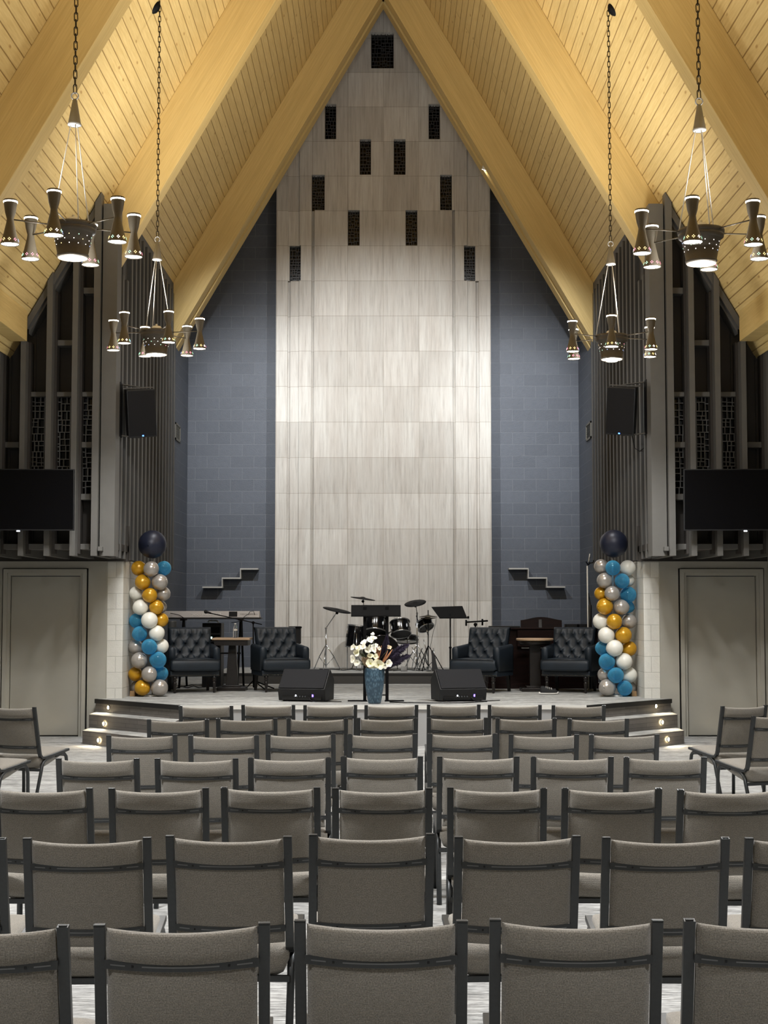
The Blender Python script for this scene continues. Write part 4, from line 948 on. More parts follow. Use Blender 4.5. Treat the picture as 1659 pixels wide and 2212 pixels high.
p0, p1 = q(363.5, 1364, 21.3), q(380, 1341, 21.3); c = (p0.x+p1.x)/2; zt = p1.z
m = MB(); m.X = Matrix.Translation((c, 21.3, STG)); m.lathe([(.0001, 0), (.058, 0), (.062, .02), (.062, zt-STG-.02), (.058, zt-STG), (.0001, zt-STG)], 24)
at_base(m, 'grey_canister', 'grey_plastic', (c, 21.3, STG), 'tall dark grey cylinder under the balloon end of the silver keyboard', 'canister')
# small black speaker behind the second armchair
SY = 22.3; a, b = q(624, 1391, SY), q(649, 1353, SY)
r = empty('small_speaker', ((a.x+b.x)/2, SY+.1, STG), 'small black loudspeaker on a pole, behind the armchair beside the drum kit', 'speaker')
m = MB(); m.box((a.x, SY, a.z), (b.x, SY+.22, b.z)); m.build('cabinet', 'black_plastic', r, bevel=.008, world=True)
m = MB(); m.box((a.x-.008, SY-.008, b.z-.03), (b.x+.008, SY+.23, b.z-.005)); m.build('top_cap', 'black_metal', r, world=True)
m = MB(); m.rod(((a.x+b.x)/2, SY+.11, STG+.01), ((a.x+b.x)/2, SY+.11, a.z), .016); m.build('pole', 'black_metal', r, world=True)
m = MB(); m.X = Matrix.Translation(((a.x+b.x)/2, SY+.11, STG)); m.lathe([(.0001, 0), (.12, 0), (.12, .012), (.02, .022), (.0001, .022)], 20); m.build('foot_plate', 'black_metal', r, world=True)
# floor cables beside the armchair
def cable(pts, label, rad=.007):
    m = MB(); m.tube(pts, rad, 6); at_base(m, 'floor_cable', 'rubber', pts[0], label, 'cable')
def fl_(px, py, h=STG): g = ground(px, py, h); return Vector((g.x, g.y, h+.009))
cable([fl_(380, 1488), fl_(392, 1484), fl_(405, 1487), fl_(418, 1483), fl_(430, 1487), fl_(448, 1485), fl_(440, 1480), fl_(415, 1480), fl_(398, 1484)], 'black cable coiled on the stage under the armchair by the balloon column')
cable([fl_(1052, 1517), fl_(1000, 1519.5), fl_(940, 1520), fl_(880, 1519.5), fl_(842, 1518)], 'black cable lying along the stage edge between the lectern and a wedge monitor')
PLH = STG+.158
cable([fl_(690, 1446, PLH), fl_(720, 1447, PLH), fl_(742, 1449, PLH), fl_(760, 1447, PLH), fl_(780, 1449, PLH)], 'black cable on the drum platform, keyboard side of the vase')
cable([fl_(850, 1450, PLH), fl_(880, 1447.5, PLH), fl_(905, 1450, PLH), fl_(935, 1446, PLH), fl_(960, 1448, PLH)], 'black cable on the drum platform, organ side of the vase')
# ------------------------------------------------------------------ drum kit
DY = 23.9
def lug_shell(m, R, L, n=24): m.lathe([(R*.985, -L/2), (R, -L/2+.01), (R, L/2-.01), (R*.985, L/2)], n, cap=False)
def drum(name, c, R, L, rot, label, cat, mount=None, legs=False, headmat='drum_head'):
    r = empty(name, (c.x, c.y, PLH), label, cat); X = Matrix.Translation(c) @ rot
    m = MB(); m.X = X; lug_shell(m, R, L, 32); m.build('shell', 'drum_black', r, world=True)
    for s in (-1, 1):
        m = MB(); m.X = X; m.tube([((R+.008)*math.cos(t), (R+.008)*math.sin(t), s*(L/2-.004)) for t in [2*PI*k/32 for k in range(32)]], .011, 6, closed=True); m.build('hoop', 'chrome' if R < .2 else 'drum_black', r, world=True)
        m = MB(); m.X = X; m.lathe([(.0001, s*(L/2-.006)), (R, s*(L/2-.006))], 32, cap=False); m.build('drum_skin', headmat, r, world=True)
    for k in range(6):
        a = 2*PI*k/6+.3; m = MB(); m.X = X @ Matrix.Rotation(a, 4, 'Z'); m.rod((R+.012, 0, -L/2+.02), (R+.012, 0, L/2-.02), .004, 6); m.cbox((R+.010, 0, 0), (.018, .02, min(.06, L*.35))); m.build('tension_rod', 'chrome', r, world=True)
    if mount is not None: m = MB(); m.tube([c, (c+mount)/2+Vector((0, .03, .02)), mount], .011, 8); m.build('mount_arm', 'chrome', r, world=True)
    if legs:
        for k in range(3):
            a = 2*PI*k/3+.5; x, y = c.x+(R+.02)*math.cos(a), c.y+(R+.02)*math.sin(a); m = MB(); m.rod((x, y, PLH), (x, y, c.z+.05), .007); m.build('leg', 'chrome', r, world=True)
    return r
RX = lambda a: Matrix.Rotation(a, 4, 'X')
bd = q(826, 1412, DY); bd.z = PLH+.285
mnt = Vector((bd.x, DY, bd.z+.25))
drum('bass_drum', bd, .265, .34, RX(PI/2-.04), 'black bass drum standing behind the flower bouquet', 'drum', headmat='drum_black')
drum('tom_drum', q(811, 1352, DY), .172, .235, RX(-.42) @ Matrix.Rotation(.06, 4, 'Y'), 'black rack tom drum framed by the lectern posts', 'drum', mnt)
drum('tom_drum', q(865, 1357, DY), .152, .215, RX(-.45) @ Matrix.Rotation(-.10, 4, 'Y'), 'black rack tom drum on the organ side of the lectern posts', 'drum', mnt)
drum('floor_tom', q(771, 1375, DY+.15), .165, .36, Matrix.Rotation(.12, 4, 'Y'), 'black floor tom drum seen between a cymbal stand and the lectern post', 'drum', None, True)
drum('snare_drum', q(880, 1381, DY+.35), .17, .10, RX(-.2), 'shallow black snare drum under the organ-side rack tom', 'drum', None, True, 'drum_black')
drum('drum_pad', q(918, 1350, DY+.1), .125, .12, RX(-.5) @ Matrix.Rotation(-.35, 4, 'Y'), 'black electronic drum pad below the hi-hat cymbals', 'drum pad', Vector((q(925, 1360, DY).x, DY, q(925, 1372, DY).z)), False, 'drum_black')
def tripod(r, x, y, z0, hgt, spread, mat='chrome', turn=.4):
    for k in range(3):
        a = turn+2*PI*k/3; ex, ey = x+spread*math.cos(a), y+spread*math.sin(a)
        m = MB(); m.tube([(x, y, z0+hgt), (x+.55*(ex-x), y+.55*(ey-y), z0+hgt*.52), (ex, ey, z0+.012)], .008, 6); m.tube([(x, y, z0+hgt*.18), (x+.55*(ex-x), y+.55*(ey-y), z0+hgt*.52)], .005, 6); m.ball((ex, ey, z0+.015), .015, 8, 6); m.build('leg', mat, r, world=True)
def cymbal_mesh(m, c, R, rot, dome=.018):
    m.X = Matrix.Translation(c) @ rot; m.lathe([(.0001, dome+.012), (.028, dome+.008), (.045, dome), (R*.6, dome*.5), (R, 0), (R-.004, -.006), (R*.6, dome*.3-.008), (.0001, dome-.008)], 40); m.X = Matrix.Identity(4)
def cymbal_stand(base, top, c, R, rot, label, knee=None, yb=DY-.1):
    b = q(base[0], base[1], yb); b.z = PLH; r = empty('cymbal_stand', b, label, 'cymbal')
    tp_ = q(top[0], top[1], yb); cc = q(c[0], c[1], yb)
    m = MB(); m.rod((b.x, yb, PLH+.05), (b.x, yb, tp_.z), .011); m.build('pole', 'chrome', r, world=True)
    m = MB(); m.tube([(b.x, yb, tp_.z), cc-Vector((0, 0, .03)), cc+Vector((0, 0, .02))] if knee else [(b.x, yb, tp_.z), cc+Vector((0, 0, .03))], .007); m.ball((b.x, yb, tp_.z), .018, 8, 6); m.build('boom_arm', 'chrome', r, world=True)
    m = MB(); cymbal_mesh(m, cc, R, rot); m.build('cymbal', 'cymbal_rubber', r, world=True)
    m = MB(); m.ball(cc-Vector((0, 0, .045)), .024, 10, 6); m.build('tilter', 'black_metal', r, world=True)
    tripod(r, b.x, yb, PLH, .42, .25)
    return r
cymbal_stand((704, 1442), (704, 1357), (728, 1318), .232, Matrix.Rotation(.20, 4, 'Y') @ RX(.12), 'black cymbal on a chrome boom stand, the one nearest the keyboard', True)
cymbal_stand((786, 1442), (786, 1312), (784, 1293), .205, Matrix.Rotation(.14, 4, 'Y') @ RX(.06), 'black cymbal high above the lectern, highest of the three', None, DY+.35)
cymbal_stand((901, 1440), (900, 1325), (897, 1303), .178, Matrix.Rotation(-.16, 4, 'Y') @ RX(.30), 'black cymbal on a straight stand between the lectern and the music stand', None, DY+.05)
HY = DY-.05; b = q(925, 1445, HY)
r = empty('hi_hat_stand', (b.x, HY, PLH), 'hi-hat cymbals on a dark stand with a foot pedal, next to the music stand', 'hi-hat')
m = MB(); m.rod((b.x, HY, PLH+.03), (b.x, HY, q(0, 1318, HY).z), .008); m.build('pole', 'black_metal', r, world=True)
for k, (yy, fl2) in enumerate(((1332, 1), (1335, -1))):
    m = MB(); cymbal_mesh(m, q(925, yy, HY), .148, RX(0 if fl2 > 0 else PI), .02); m.build('cymbal', 'brass_dark', r, world=True)
tripod(r, b.x, HY, PLH, .40, .24, 'black_metal', .1)
m = MB(); m.hexa([(b.x-.04, HY-.32, PLH+.01), (b.x+.04, HY-.32, PLH+.01), (b.x+.04, HY-.06, PLH+.05), (b.x-.04, HY-.06, PLH+.05), (b.x-.04, HY-.32, PLH+.025), (b.x+.04, HY-.32, PLH+.025), (b.x+.04, HY-.06, PLH+.065), (b.x-.04, HY-.06, PLH+.065)]); m.build('foot_pedal', 'chrome', r, world=True)
m = MB(); m.tube([q(942, 1337, HY), q(941, 1348, HY), q(936, 1365, HY), q(930, 1395, HY), q(934, 1425, HY)], .004, 6); m.build('cable', 'rubber', r, world=True)
# chrome drum rack tube and pedal clutter below the pads
r = empty('drum_hardware', (q(905, 1440, DY).x, DY-.05, PLH), 'tangle of chrome and black stand tubes at the organ-side end of the drum kit', 'drum stand')
for k, (p0, p1) in enumerate((((889, 1447), (900, 1395)), ((895, 1446), (912, 1400)), ((908, 1446), (890, 1398)), ((918, 1447), (905, 1410)), ((915, 1382), (925, 1420)), ((899, 1330), (910, 1360)), ((936, 1400), (944, 1447)))):
    m = MB(); m.rod(q(p0[0], p0[1], DY-.12+.03*k), q(p1[0], p1[1], DY-.12+.03*k), .007, 6); m.build('tube', 'chrome' if k % 2 == 0 else 'black_metal', r, world=True)
m = MB(); p = q(873, 1449, DY-.3); m.hexa([(p.x-.05, DY-.42, PLH), (p.x+.05, DY-.42, PLH), (p.x+.05, DY-.12, PLH), (p.x-.05, DY-.12, PLH), (p.x-.05, DY-.42, PLH+.02), (p.x+.05, DY-.42, PLH+.02), (p.x+.05, DY-.12, PLH+.07), (p.x-.05, DY-.12, PLH+.07)]); m.build('foot_pedal', 'chrome', r, world=True)
# guitar-like dark case leaning beside the hi-hat
r0 = q(940, 1447, DY-.3)
m = MB(); a = q(934, 1405, DY-.3); m.hexa([(r0.x-.05, DY-.36, PLH), (r0.x+.05, DY-.36, PLH), (r0.x+.05, DY-.28, PLH), (r0.x-.05, DY-.28, PLH), (a.x-.012, DY-.30, a.z), (a.x+.016, DY-.30, a.z), (a.x+.016, DY-.26, a.z), (a.x-.012, DY-.26, a.z)])
at_base(m, 'pedal_case', 'black_plastic', (r0.x, DY-.32, PLH), 'slim black case standing upright between the hi-hat and the music stand', 'case', None, .004)
# ------------------------------------------------------------------ music stand
SY = 22.55; b = q(973, 1470, SY)
r = empty('music_stand', (b.x, SY, STG), 'black music stand with a wide tilted desk, beside the drum kit', 'music stand')
def desk_quad(p, t): return [p[0], p[1], p[2], p[3]]
pa, pb, pc, pd = q(949, 1335, SY-.03), q(1009, 1335, SY-.03), q(999, 1310, SY+.14), q(932, 1312, SY+.14)
m = MB(); off = Vector((0, .012, .008)); m.hexa([pa, pb, pb+off, pa+off, pd, pc, pc+off, pd+off]); m.build('desk', 'black_metal', r, world=True, bevel=.002)
m = MB(); m.box((pa.x, SY-.09, pa.z-.008), (pb.x+.02, SY-.02, pa.z+.004)); m.cbox((pb.x+.015, SY-.05, pa.z+.01), (.03, .05, .035)); m.build('ledge', 'black_metal', r, world=True)
m = MB(); m.tube([(b.x, SY, STG+.03), (b.x, SY, STG+.55), (b.x, SY, STG+.56), (b.x, SY+.01, pa.z+.06)], [.016, .016, .011, .011], 10); m.ball((b.x, SY, STG+.56), .022, 10, 6); m.build('pole', 'black_metal', r, world=True)
for k in range(3):
    a = .6+2*PI*k/3; m = MB(); m.tube([(b.x, SY, STG+.22), (b.x+.16*math.cos(a), SY+.16*math.sin(a), STG+.10), (b.x+.24*math.cos(a), SY+.24*math.sin(a), STG+.012)], .010, 6); m.build('leg', 'black_metal', r, world=True)
# stand with a cross bar (tablet holder) behind the armchair
TY = 22.3; b = q(1027, 1480, TY)
r = empty('tablet_stand', (b.x, TY, STG), 'black stand with a clamp bar at the top, behind the armchair next to the organ', 'stand')
m = MB(); m.rod((b.x, TY, STG+.02), q(1027, 1350, TY), .011); m.build('pole', 'black_metal', r, world=True)
m = MB(); m.rod(q(1007, 1344, TY), q(1054, 1341, TY), .012); m.build('clamp_bar', 'black_metal', r, world=True)
for px, y0, y1 in ((1007, 1339, 1352), (1042, 1337, 1351)):
    m = MB(); m.rod(q(px, y0, TY-.02), q(px, y1, TY-.02), .014); m.build('clamp_jaw', 'black_metal', r, world=True)
m = MB(); m.ball(q(1027, 1349, TY), .028, 10, 8); m.build('clutch', 'black_metal', r, world=True)
m = MB(); m.X = Matrix.Translation((b.x, TY, STG)); m.lathe([(.0001, 0), (.13, 0), (.13, .014), (.02, .024), (.0001, .024)], 24); m.build('foot_plate', 'black_metal', r, world=True)
# ------------------------------------------------------------------ organ console
OY = 21.35
ox0, ox1 = q(1056, 1400, OY).x, q(1294, 1400, OY).x; zt = q(0, 1360, OY).z
r = empty('organ_console', ((ox0+ox1)/2, OY+.35, STG), 'dark mahogany organ console with an arched music desk behind the round table', 'organ')
m = MB(); m.box((ox0, OY+.10, STG), (ox1, OY+.75, zt)); m.build('body', 'mahogany', r, bevel=.006, world=True)
za, zb_ = q(0, 1398, OY).z, q(0, 1386, OY).z
m = MB(); m.box((q(1119, 0, OY).x, OY+.06, za-.02), (q(1206, 0, OY).x, OY+.14, za)); m.build('key_slip', 'shelf_grey', r, world=True)
m = MB(); m.box((q(1110, 0, OY).x, OY+.02, za+.01), (q(1262, 0, OY).x, OY+.10, zt-.01)); m.build('upper_panel', 'mahogany', r, bevel=.004, world=True)
m = MB(); m.box((ox0-.02, OY+.04, zt), (ox1+.02, OY+.77, zt+.025)); m.build('lid', 'mahogany', r, bevel=.006, world=True)
dx0, dx1 = q(1119.5, 0, OY).x, q(1207, 0, OY).x; z0, z1 = zt+.026, q(0, 1340, OY).z; zc_ = q(0, 1333, OY).z
m = MB(); n = 14
front = [(dx0, z0), (dx1, z0)]+[(dx1-.0-(dx1-dx0)*k/n, z1+(zc_-z1)*max(0, math.sin(PI*(k/n))**1.5)) for k in range(n+1)]
N = len(front); m.add([(x, OY+.20+(z-z0)*.15, z) for x, z in front]+[(x, OY+.225+(z-z0)*.15, z) for x, z in front], [tuple(range(N)), tuple(range(2*N-1, N-1, -1))]+[(i, N+i, N+(i+1) % N, (i+1) % N) for i in range(N)]); m.build('music_desk', 'mahogany', r, world=True)
m = MB(); a = q(1160.5, 0, OY).x; m.hexa([(a-.022, OY+.165, z0), (a+.022, OY+.165, z0), (a+.022, OY+.19, z0), (a-.022, OY+.19, z0), (a-.022, OY+.19, z1+.01), (a+.022, OY+.19, z1+.01), (a+.022, OY+.215, z1+.01), (a-.022, OY+.215, z1+.01)]); m.build('desk_brace', 'espresso', r, world=True)
m = MB(); m.box((ox0-.01, OY+.08, STG), (ox1+.01, OY+.77, STG+.08)); m.build('plinth', 'mahogany', r, world=True)
LID = zt+.026
for k, (p0, p1, lb) in enumerate(((1213, 1239, 'shallow black tray on the organ lid, next to the music desk'), (1241, 1268, 'shallow black tray on the organ lid, towards the balloon column'))):
    a, b = q(p0, 0, OY).x, q(p1, 0, OY).x; m = MB(); m.box((a, OY+.12, LID), (b, OY+.30, LID+.008))
    for bx in (((a, OY+.12, LID), (a+.008, OY+.30, LID+.05)), ((b-.008, OY+.12, LID), (b, OY+.30, LID+.05)), ((a, OY+.12, LID), (b, OY+.128, LID+.05)), ((a, OY+.292, LID), (b, OY+.30, LID+.05))): m.box(*bx)
    at_base(m, 'black_tray', 'black_plastic', ((a+b)/2, OY+.2, LID), lb, 'tray', 'trays on the organ lid')
a, b = q(1053, 0, OY).x, q(1117, 0, OY).x
m = MB(); m.box((a, OY+.12, LID), (b, OY+.40, LID+.022)); at_base(m, 'black_folder', 'black_plastic', ((a+b)/2, OY+.2, LID), 'flat black folder on the organ lid, on the drum side of the music desk', 'folder', None, .003)
# pole with a hooked top, and a dark narrow case leaning beside it
PY_ = 21.2; p = q(1271.5, 1480, PY_); p.z = STG
r = empty('candle_lighter', p, 'long pale pole with a black hooked top, standing by the organ-side balloon column', 'candle lighter')
m = MB(); m.tube([(p.x, PY_, STG+.01), q(1268.5, 1222, PY_)], .010, 8); m.build('pole', 'lamp_white', r, world=True)
m = MB(); m.tube([q(1266, 1213, PY_), q(1268, 1217, PY_), q(1272, 1219, PY_), q(1275, 1216, PY_), q(1281, 1215.5, PY_), q(1282.5, 1210, PY_)], .009, 8); m.tube([q(1269, 1222, PY_), q(1271, 1218, PY_)], .008, 8); m.tube([q(1274, 1203, PY_), q(1272, 1210, PY_), q(1273, 1217, PY_)], .007, 8); m.build('hook', 'black_metal', r, world=True)
m = MB(); m.tube([q(1274, 1196, PY_), q(1271.5, 1214, PY_)], [.006, .009], 8); m.build('taper', 'lamp_white', r, world=True)
c = q(1274, 1480, PY_+.1)
m = MB(); m.tube([(c.x, PY_+.1, STG+.01), q(1273.5, 1352, PY_+.1), q(1274.5, 1308, PY_+.1), q(1274.5, 1306, PY_+.1), q(1272, 1290, PY_+.1), q(1271, 1281, PY_+.1)], [.035, .034, .026, .014, .010, .008], 12)
at_base(m, 'furled_banner', 'espresso', (c.x, PY_+.1, STG), 'dark slim furled bundle standing upright beside the pale hooked pole', 'banner')
# sneaker on the stage
p = ground(1186, 1500, STG); SX, SYY = p.x, p.y+.03
r = empty('sneaker', (SX, SYY, STG), 'black sneaker with a white sole on the stage in front of the round table', 'shoe')
def sole(u, v):
    t = u; a = 2*PI*v; L = .135; wd = .046*(.80+.35*math.sin(PI*min(1, t*.9+.1))); x = SX-L+2*L*t; e = math.sqrt(max(0, 1-(2*t-1)**8))
    return (x, SYY+wd*math.cos(a)*e, STG+.001+(.018+.014*max(0, math.sin(a)))*(.5+.5*math.sin(a))+.012*max(0, t-.75))
m = MB(); m.grid(sole, 20, 14, closed_v=True, caps=True); m.build('sole', 'sole_white', r, world=True)
def upper(u, v):
    t = u; a = PI*v; L = .125; hgt = .028+.075*(1-t)**.8*(1 if t > .08 else .9); wd = .042*(.85+.3*math.sin(PI*min(1, t*.9+.1))); x = SX-L+2*L*t; e = math.sqrt(max(0, 1-(2*t-1)**8))
    return (x, SYY+wd*math.cos(a)*e*(1-.25*math.sin(a)), STG+.022+hgt*math.sin(a)*e)
m = MB(); m.grid(upper, 20, 12, caps=True); m.build('upper', 'shoe_black', r, world=True)
m = MB()
for k in range(4): t = .35+.1*k; x = SX-.125+.25*t; z = STG+.024+(.028+.075*(1-t)**.8)*1.0; m.tube([(x, SYY-.03, z-.02), (x, SYY, z+.002), (x, SYY+.03, z-.02)], .003, 5)
m.build('lace', 'sole_white', r, world=True)
# ------------------------------------------------------------------ stepped wall shelves
for s, pts, lb in ((-1, [(438, 1268.5), (480, 1268.5), (480, 1249), (519.5, 1249), (519.5, 1229), (557, 1229)], 'grey stair-stepped wall shelf above the silver keyboard'), (1, [(1100, 1228.5), (1141, 1228.5), (1141, 1248.5), (1181, 1248.5), (1181, 1268), (1220, 1268)], 'grey stair-stepped wall shelf above the organ')):
    P = [q(x, y, YB-.2) for x, y in pts]; r = empty('wall_shelf', (P[2].x, YB, P[0].z if s < 0 else P[-1].z), lb, 'shelf', 'stepped wall shelves')
    t = .012
    for k in range(5):
        a, b = P[k], P[k+1]; m = MB()
        if k % 2 == 0: m.box((min(a.x, b.x)-t*.5, YB-.22, a.z-t), (max(a.x, b.x)+t*.5, YB, a.z+t)); m.build('tread', 'shelf_grey', r, world=True)
        else: m.box((a.x-t*.6, YB-.22, min(a.z, b.z)+t), (a.x+t*.6, YB, max(a.z, b.z)-t)); m.build('upright', 'shelf_grey', r, world=True)
# ------------------------------------------------------------------ vents on the side walls
for s, (p0, p1, y0, y1), lb in ((-1, (375, 387, 949, 914), 'grey wall vent beside the keyboard-side slatted wall'), (1, (1280.5, 1268.5, 946, 911), 'grey wall vent beside the organ-side slatted wall')):
    xw = s*XS; Yn = xw*F/(p0-CX); Yf = xw*F/(p1-CX); z0, z1 = q(p0, y0, Yn).z, q(p0, y1-2, Yn).z
    Yf = min(Yf, Yn+.55); r = empty('wall_vent', (xw, (Yn+Yf)/2, z0), lb, 'vent', 'wall vents'); i = -s
    x0, x1 = sorted((xw, xw+i*.02))
    m = MB()
    for bx in (((x0, Yn, z0), (x1, Yn+.03, z1)), ((x0, Yf-.03, z0), (x1, Yf, z1)), ((x0, Yn, z0), (x1, Yf, z0+.03)), ((x0, Yn, z1-.03), (x1, Yf, z1))): m.box(*bx)
    m.build('vent_frame', 'vent_grey', r, world=True)
    m = MB(); x2, x3 = sorted((xw, xw+i*.012))
    k = z0+.04
    while k < z1-.04: m.hexa([(x2, Yn+.03, k), (x3, Yn+.03, k), (x3, Yf-.03, k), (x2, Yf-.03, k), (x2, Yn+.03, k+.004), (x3, Yn+.03, k+.014), (x3, Yf-.03, k+.014), (x2, Yf-.03, k+.004)]); k += .024
    m.build('vent_grille', 'vent_grey', r, world=True)
# ------------------------------------------------------------------ loudspeakers hung on the slatted walls
for s, lb in ((-1, 'black loudspeaker hung tilted on the keyboard-side slatted wall'), (1, 'black loudspeaker hung tilted on the organ-side slatted wall')):
    c = q(299.5, 892, 18.6) if s < 0 else q(1347, 887, 18.6)
    r = empty('hung_loudspeaker', c, lb, 'speaker', 'hung loudspeakers')
    R4 = (Matrix.Rotation(-s*.42, 4, 'Z') @ Matrix.Rotation(.17, 4, 'X') @ Matrix.Rotation(s*.10, 4, 'Y'))
    m = MB(); m.X = R4; w, d, h = .183, .33, .30
    m.hexa([(-w, -.165, -h), (w, -.165, -h), (w*.72, .165, -h), (-w*.72, .165, -h), (-w, -.165, h), (w, -.165, h), (w*.72, .165, h), (-w*.72, .165, h)]); m.build('cabinet', 'black_plastic', r, bevel=.012)
    m = MB(); m.X = R4; m.box((-w+.012, -.172, -h+.02), (w-.012, -.164, h-.012)); m.build('front_grille', 'speaker_mesh', r, bevel=.003)
    m = MB(); m.X = R4; m.cbox((0, -.174, -h+.022), (.018, .006, .014)); m.build('power_light', 'led_blue', r)
    # yoke bracket: top and bottom arms from the corner post, and an upright
    m = MB(); m.X = R4
    m.box((-w-.01, -.03, h+.012), (w+.01, .03, h+.022)); m.build('yoke_plate', 'fin_paint', r)
    ex = Vector((s*3.30, 18.25, 0)); bz = c.z
    for nm, zz in (('upper_arm', bz+.325), ('lower_arm', bz-.32)):
        m = MB(); a = Vector((c.x, c.y+.02, zz)); b = Vector((ex.x, ex.y+.1, zz)); dd = (b-a).normalized(); nn = Vector((-dd.y, dd.x, 0))*.025
        m.hexa([a-nn, a+nn, b+nn, b-nn]+[v+Vector((0, 0, .010)) for v in (a-nn, a+nn, b+nn, b-nn)]); m.build(nm, 'fin_paint', r, world=True)
    m = MB(); a, b = sorted((s*3.26, s*3.30)); m.box((a, 18.22, bz-.34), (b, 18.40, bz+.34)); m.build('back_plate', 'black_metal', r, world=True)
    if s > 0: m = MB(); m.tube([q(1365, 940, 18.7), q(1371, 968, 18.8), q(1382, 975, 18.9), q(1398, 962, 18.6)], .006, 6); m.build('cable', 'rubber', r, world=True)
# ------------------------------------------------------------------ televisions in front of the screens
for s, lb in ((-1, 'black television on the keyboard-side timber screen, above the door'), (1, 'black television on the organ-side timber screen, above the door')):
    TYY = YF-.22; xi = q(159, 1080, TYY).x if s < 0 else q(1478, 1080, TYY).x; h0, h1 = q(0, 1146, TYY).z, q(0, 1013, TYY).z
    W, H = 1.26, h1-h0; c = Vector((xi+s*W/2, TYY, (h0+h1)/2)); r = empty('television', c, lb, 'television', 'televisions')
    R4 = Matrix.Rotation(-s*.05, 4, 'Z') @ Matrix.Rotation(.05, 4, 'X')
    m = MB(); m.X = R4; m.box((-W/2, 0, -H/2), (W/2, .05, H/2)); m.build('bezel', 'black_plastic', r, bevel=.004)
    m = MB(); m.X = R4; m.box((-W/2+.012, -.003, -H/2+.018), (W/2-.012, .002, H/2-.012)); m.build('screen', 'screen_glass', r)
    m = MB(); m.X = R4; m.cbox((-s*(W/2-(.66 if s < 0 else .73)), -.002, -H/2-.006), (.035, .02, .012)); m.build('indicator_light', 'led_white', r)
    m = MB(); m.box((-.25, .05, -.2), (.25, .09, .2)); m.box((-.06, .09, -.06), (.06, .215, .06)); m.build('wall_bracket', 'black_metal', r)
# ------------------------------------------------------------------ step lights
for s, pl in ((-1, ((240, 1528), (231, 1563), (220, 1599))), (1, ((1411, 1525), (1424, 1560), (1436.5, 1597)))):
    for k, (px, py) in enumerate(pl):
        base_y = (19.02, 18.55, 18.06)[k]; z = (.40, .24, .085)[k]
        # riser line: x = s*(3.65-(t)), y = base_y - t
        t = .30; best = None
        for i in range(200):
            t = .02+i*.004; X = s*((3.66 if k < 2 else 3.64)-t); Y = base_y-t*1.0
            e = abs(CX+F*X/Y-px)
            if best is None or e < best[0]: best = (e, X, Y)
        _, X, Y = best; nrm = Vector((s*.7071, -.7071, 0)); c = Vector((X, Y, q(px, py, Y).z))+nrm*.014
        lb = '%s step light on the %s stage steps' % (('top', 'middle', 'lowest')[k], SIDE[s])
        r = empty('step_light', c, 'small round recessed '+lb, 'step light', 'step lights')
        R4 = nrm.to_track_quat('Z', 'Y').to_matrix().to_4x4()
        m = MB(); m.X = R4; m.lathe([(.030, -.004), (.032, .006), (.024, .010), (.022, .006)], 20, cap=False); m.build('rim', 'lamp_grey', r)
        m = MB(); m.X = R4; m.lathe([(.022, .006), (.0001, .008)], 16, cap=False); m.build('lens', 'step_glow', r, fix=False)
        STEPS.append((c+nrm*.03, nrm)) if 'STEPS' in globals() else globals().__setitem__('STEPS', [(c+nrm*.03, nrm)])
# ------------------------------------------------------------------ spotlights under the last rafter
def spot(c, aim, label, mat='black_metal', glowmat='lamp_disc', L=.16, R=.045):
    r = empty('spotlight', c, label, 'spotlight', 'stage spotlights'); d = (Vector(aim)-Vector(c)).normalized(); R4 = (-d).to_track_quat('Z', 'Y').to_matrix().to_4x4()
    m = MB(); m.X = R4; m.lathe([(R*.98, -L*.5), (R, -L*.5+.004), (R, L*.3), (R*.6, L*.5), (.0001, L*.5)], 20, cap=False); m.build('lamp_housing', mat, r)
    m = MB(); m.X = R4; m.lathe([(R*.95, -L*.42), (.0001, -L*.42)], 20, cap=False); m.build('lens', glowmat, r, fix=False)
    m = MB(); m.rod((0, 0, 0), (-.0, 0, .16), .008); m.build('bracket', mat, r); return r
SPOTS = []
for s in (-1, 1):
    c = q(402 if s < 0 else 1254, 706, 24.45); SPOTS.append(c); spot(c, (s*1.9, 25.3, 4.4), 'small black spotlight at the foot of the last rafter, %s' % SIDE[s])
c = q(1049, 357, 23.95); spot(c, (.3, 25.1, 4.2), 'small white spotlight lit under the last rafter beside the stone panel', 'white_plastic')
EG = 55
ED, EU, EB, EW, EF, ES, EXPO = 600, 430, 260, 8, 1650, 600, 0.0
# ------------------------------------------------------------------ camera, lights, world
cd = bpy.data.cameras.new('camera'); cam = bpy.data.objects.new('camera', cd); COL.objects.link(cam)
cam.location = (0, 0, CAMZ); cam.rotation_euler = (PI/2+PITCH, 0, 0)
cd.sensor_fit = 'HORIZONTAL'; cd.sensor_width = 36; cd.lens = F/1659*36; cd.shift_x = 1.5/1659; cd.clip_end = 100
sc.camera = cam
w = bpy.data.worlds.new('world'); sc.world = w; w.use_nodes = True
w.node_tree.nodes['Background'].inputs['Color'].default_value = (.02, .02, .022, 1); w.node_tree.nodes['Background'].inputs['Strength'].default_value = .5
def light(name, typ, loc, energy, col=(1, 1, 1), size=.05, aim=None, spot=None, blend=.5):
    d = bpy.data.lights.new(name, typ); d.energy = energy; d.color = col
    if typ == 'AREA': d.size = size
    else: d.shadow_soft_size = size
    if typ == 'SPOT': d.spot_size = spot; d.spot_blend = blend
    o = bpy.data.objects.new(name, d); COL.objects.link(o); o.location = loc
    if aim is not None: o.rotation_euler = (Vector(aim)-Vector(loc)).to_track_quat('-Z', 'Y').to_euler()
    return o
WARM = (1.0, .97, .92); NEUT = (.97, .985, 1.0); COOL = (.90, .95, 1.0)
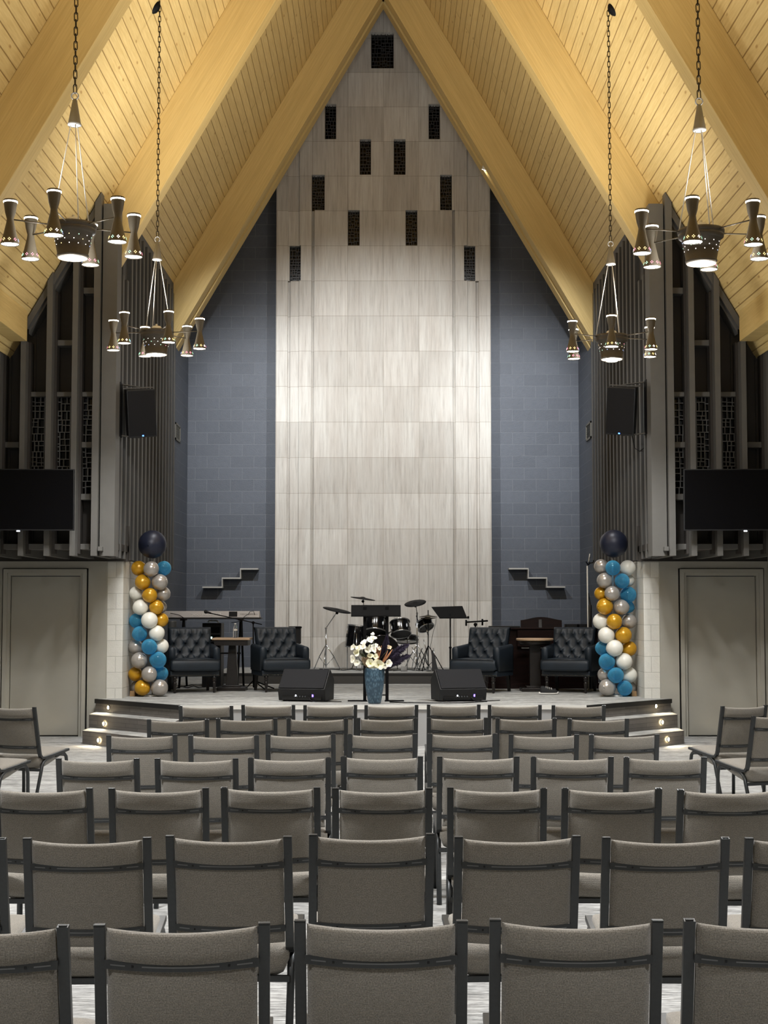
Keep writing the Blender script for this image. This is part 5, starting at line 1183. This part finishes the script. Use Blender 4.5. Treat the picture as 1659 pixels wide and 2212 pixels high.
for (cxx, cy, z, CH_ROT) in CH_POS+[(s*2.45, y, CH_POS[2][2], 0) for y in (6.6, 1.8, -2.8) for s in (-1, 1)]:
    seen = cy > 10
    if seen:
        for k in range(6):
            a = CH_ROT+k*PI/3; p = Vector((cxx+.485*math.cos(a), cy+.485*math.sin(a), z))
            light('lamp_down', 'SPOT', p+Vector((0, 0, -.235)), ED/6, NEUT, .05, p+Vector((0, 0, -5)), 2.3, .6)
            light('lamp_up', 'SPOT', p+Vector((0, 0, .20)), EU*(1.5 if cy > 15 else .85)/6, WARM, .04, p+Vector((-2.6 if cxx > 0 else 2.6, 1.0 if cy > 15 else 0, 5)), 2.3, 1)
    else:
        light('lamp_down', 'SPOT', (cxx, cy, z-.235), ED*(1.25 if cy > 5 else .22 if cy > 0 else .04), NEUT, .45, (cxx, cy, 0), 2.3, .6)
        light('lamp_up', 'SPOT', (cxx, cy, z+.20), EU*(1 if cy > 5 else .3), WARM, .4, (cxx*.3, cy, 9), 2.5, 1)
    if seen: light('bowl_glow', 'POINT', (cxx, cy, z-.40), EG, NEUT, .08)
    light('bowl_down', 'SPOT', (cxx, cy, z-.24), EB, NEUT, .09, (cxx, cy, 0), 2.0, .6)
for k, s in enumerate((-1, 1)):   # stage_wash sits at the last rafter's fittings; the other spots have no fixture
    light('stage_wash', 'SPOT', SPOTS[k]+Vector((-s*.06, .06, -.14)), EW, COOL, .06, (s*1.75, 25.5, 4.4), 1.9, .8)
    light('stage_front', 'SPOT', (s*1.55, 18.25, 8.3), EF, (.97, .985, 1), .08, (s*.2, 25.1, 3.7), 1.15, 1)
    light('wall_edge_fill', 'SPOT', (s*1.3, 18.25, 8.6), 1350*(1.0 if s < 0 else 1.45), COOL, .08, (s*2.5, 25.5, 4.8), .52, 1)  # added spots that brighten the block wall beside the stone
    light('stage_down', 'SPOT', (s*1.9, 18.2, 7.9), ES, NEUT, .1, (s*1.6, 20.5, .5), 1.1, .9)
for c_, n_ in STEPS: light('step_light_glow', 'SPOT', c_, 14, (1, .82, .55), .02, c_+n_+Vector((0, 0, -.35)), 2.8, .6)
sc.view_settings.view_transform = 'Standard'; sc.view_settings.look = 'None'; sc.view_settings.gamma = 1; sc.view_settings.use_curve_mapping = False
sc.view_settings.exposure = EXPO
cy_ = sc.cycles; cy_.use_denoising = True
try: cy_.denoiser = 'OPENIMAGEDENOISE'
except Exception: pass
cy_.max_bounces = 6; cy_.diffuse_bounces = 4; cy_.glossy_bounces = 3; cy_.transmission_bounces = 6; cy_.transparent_max_bounces = 8
cy_.caustics_reflective = False; cy_.caustics_refractive = False; cy_.sample_clamp_indirect = 6; cy_.use_adaptive_sampling = True; cy_.adaptive_threshold = .03
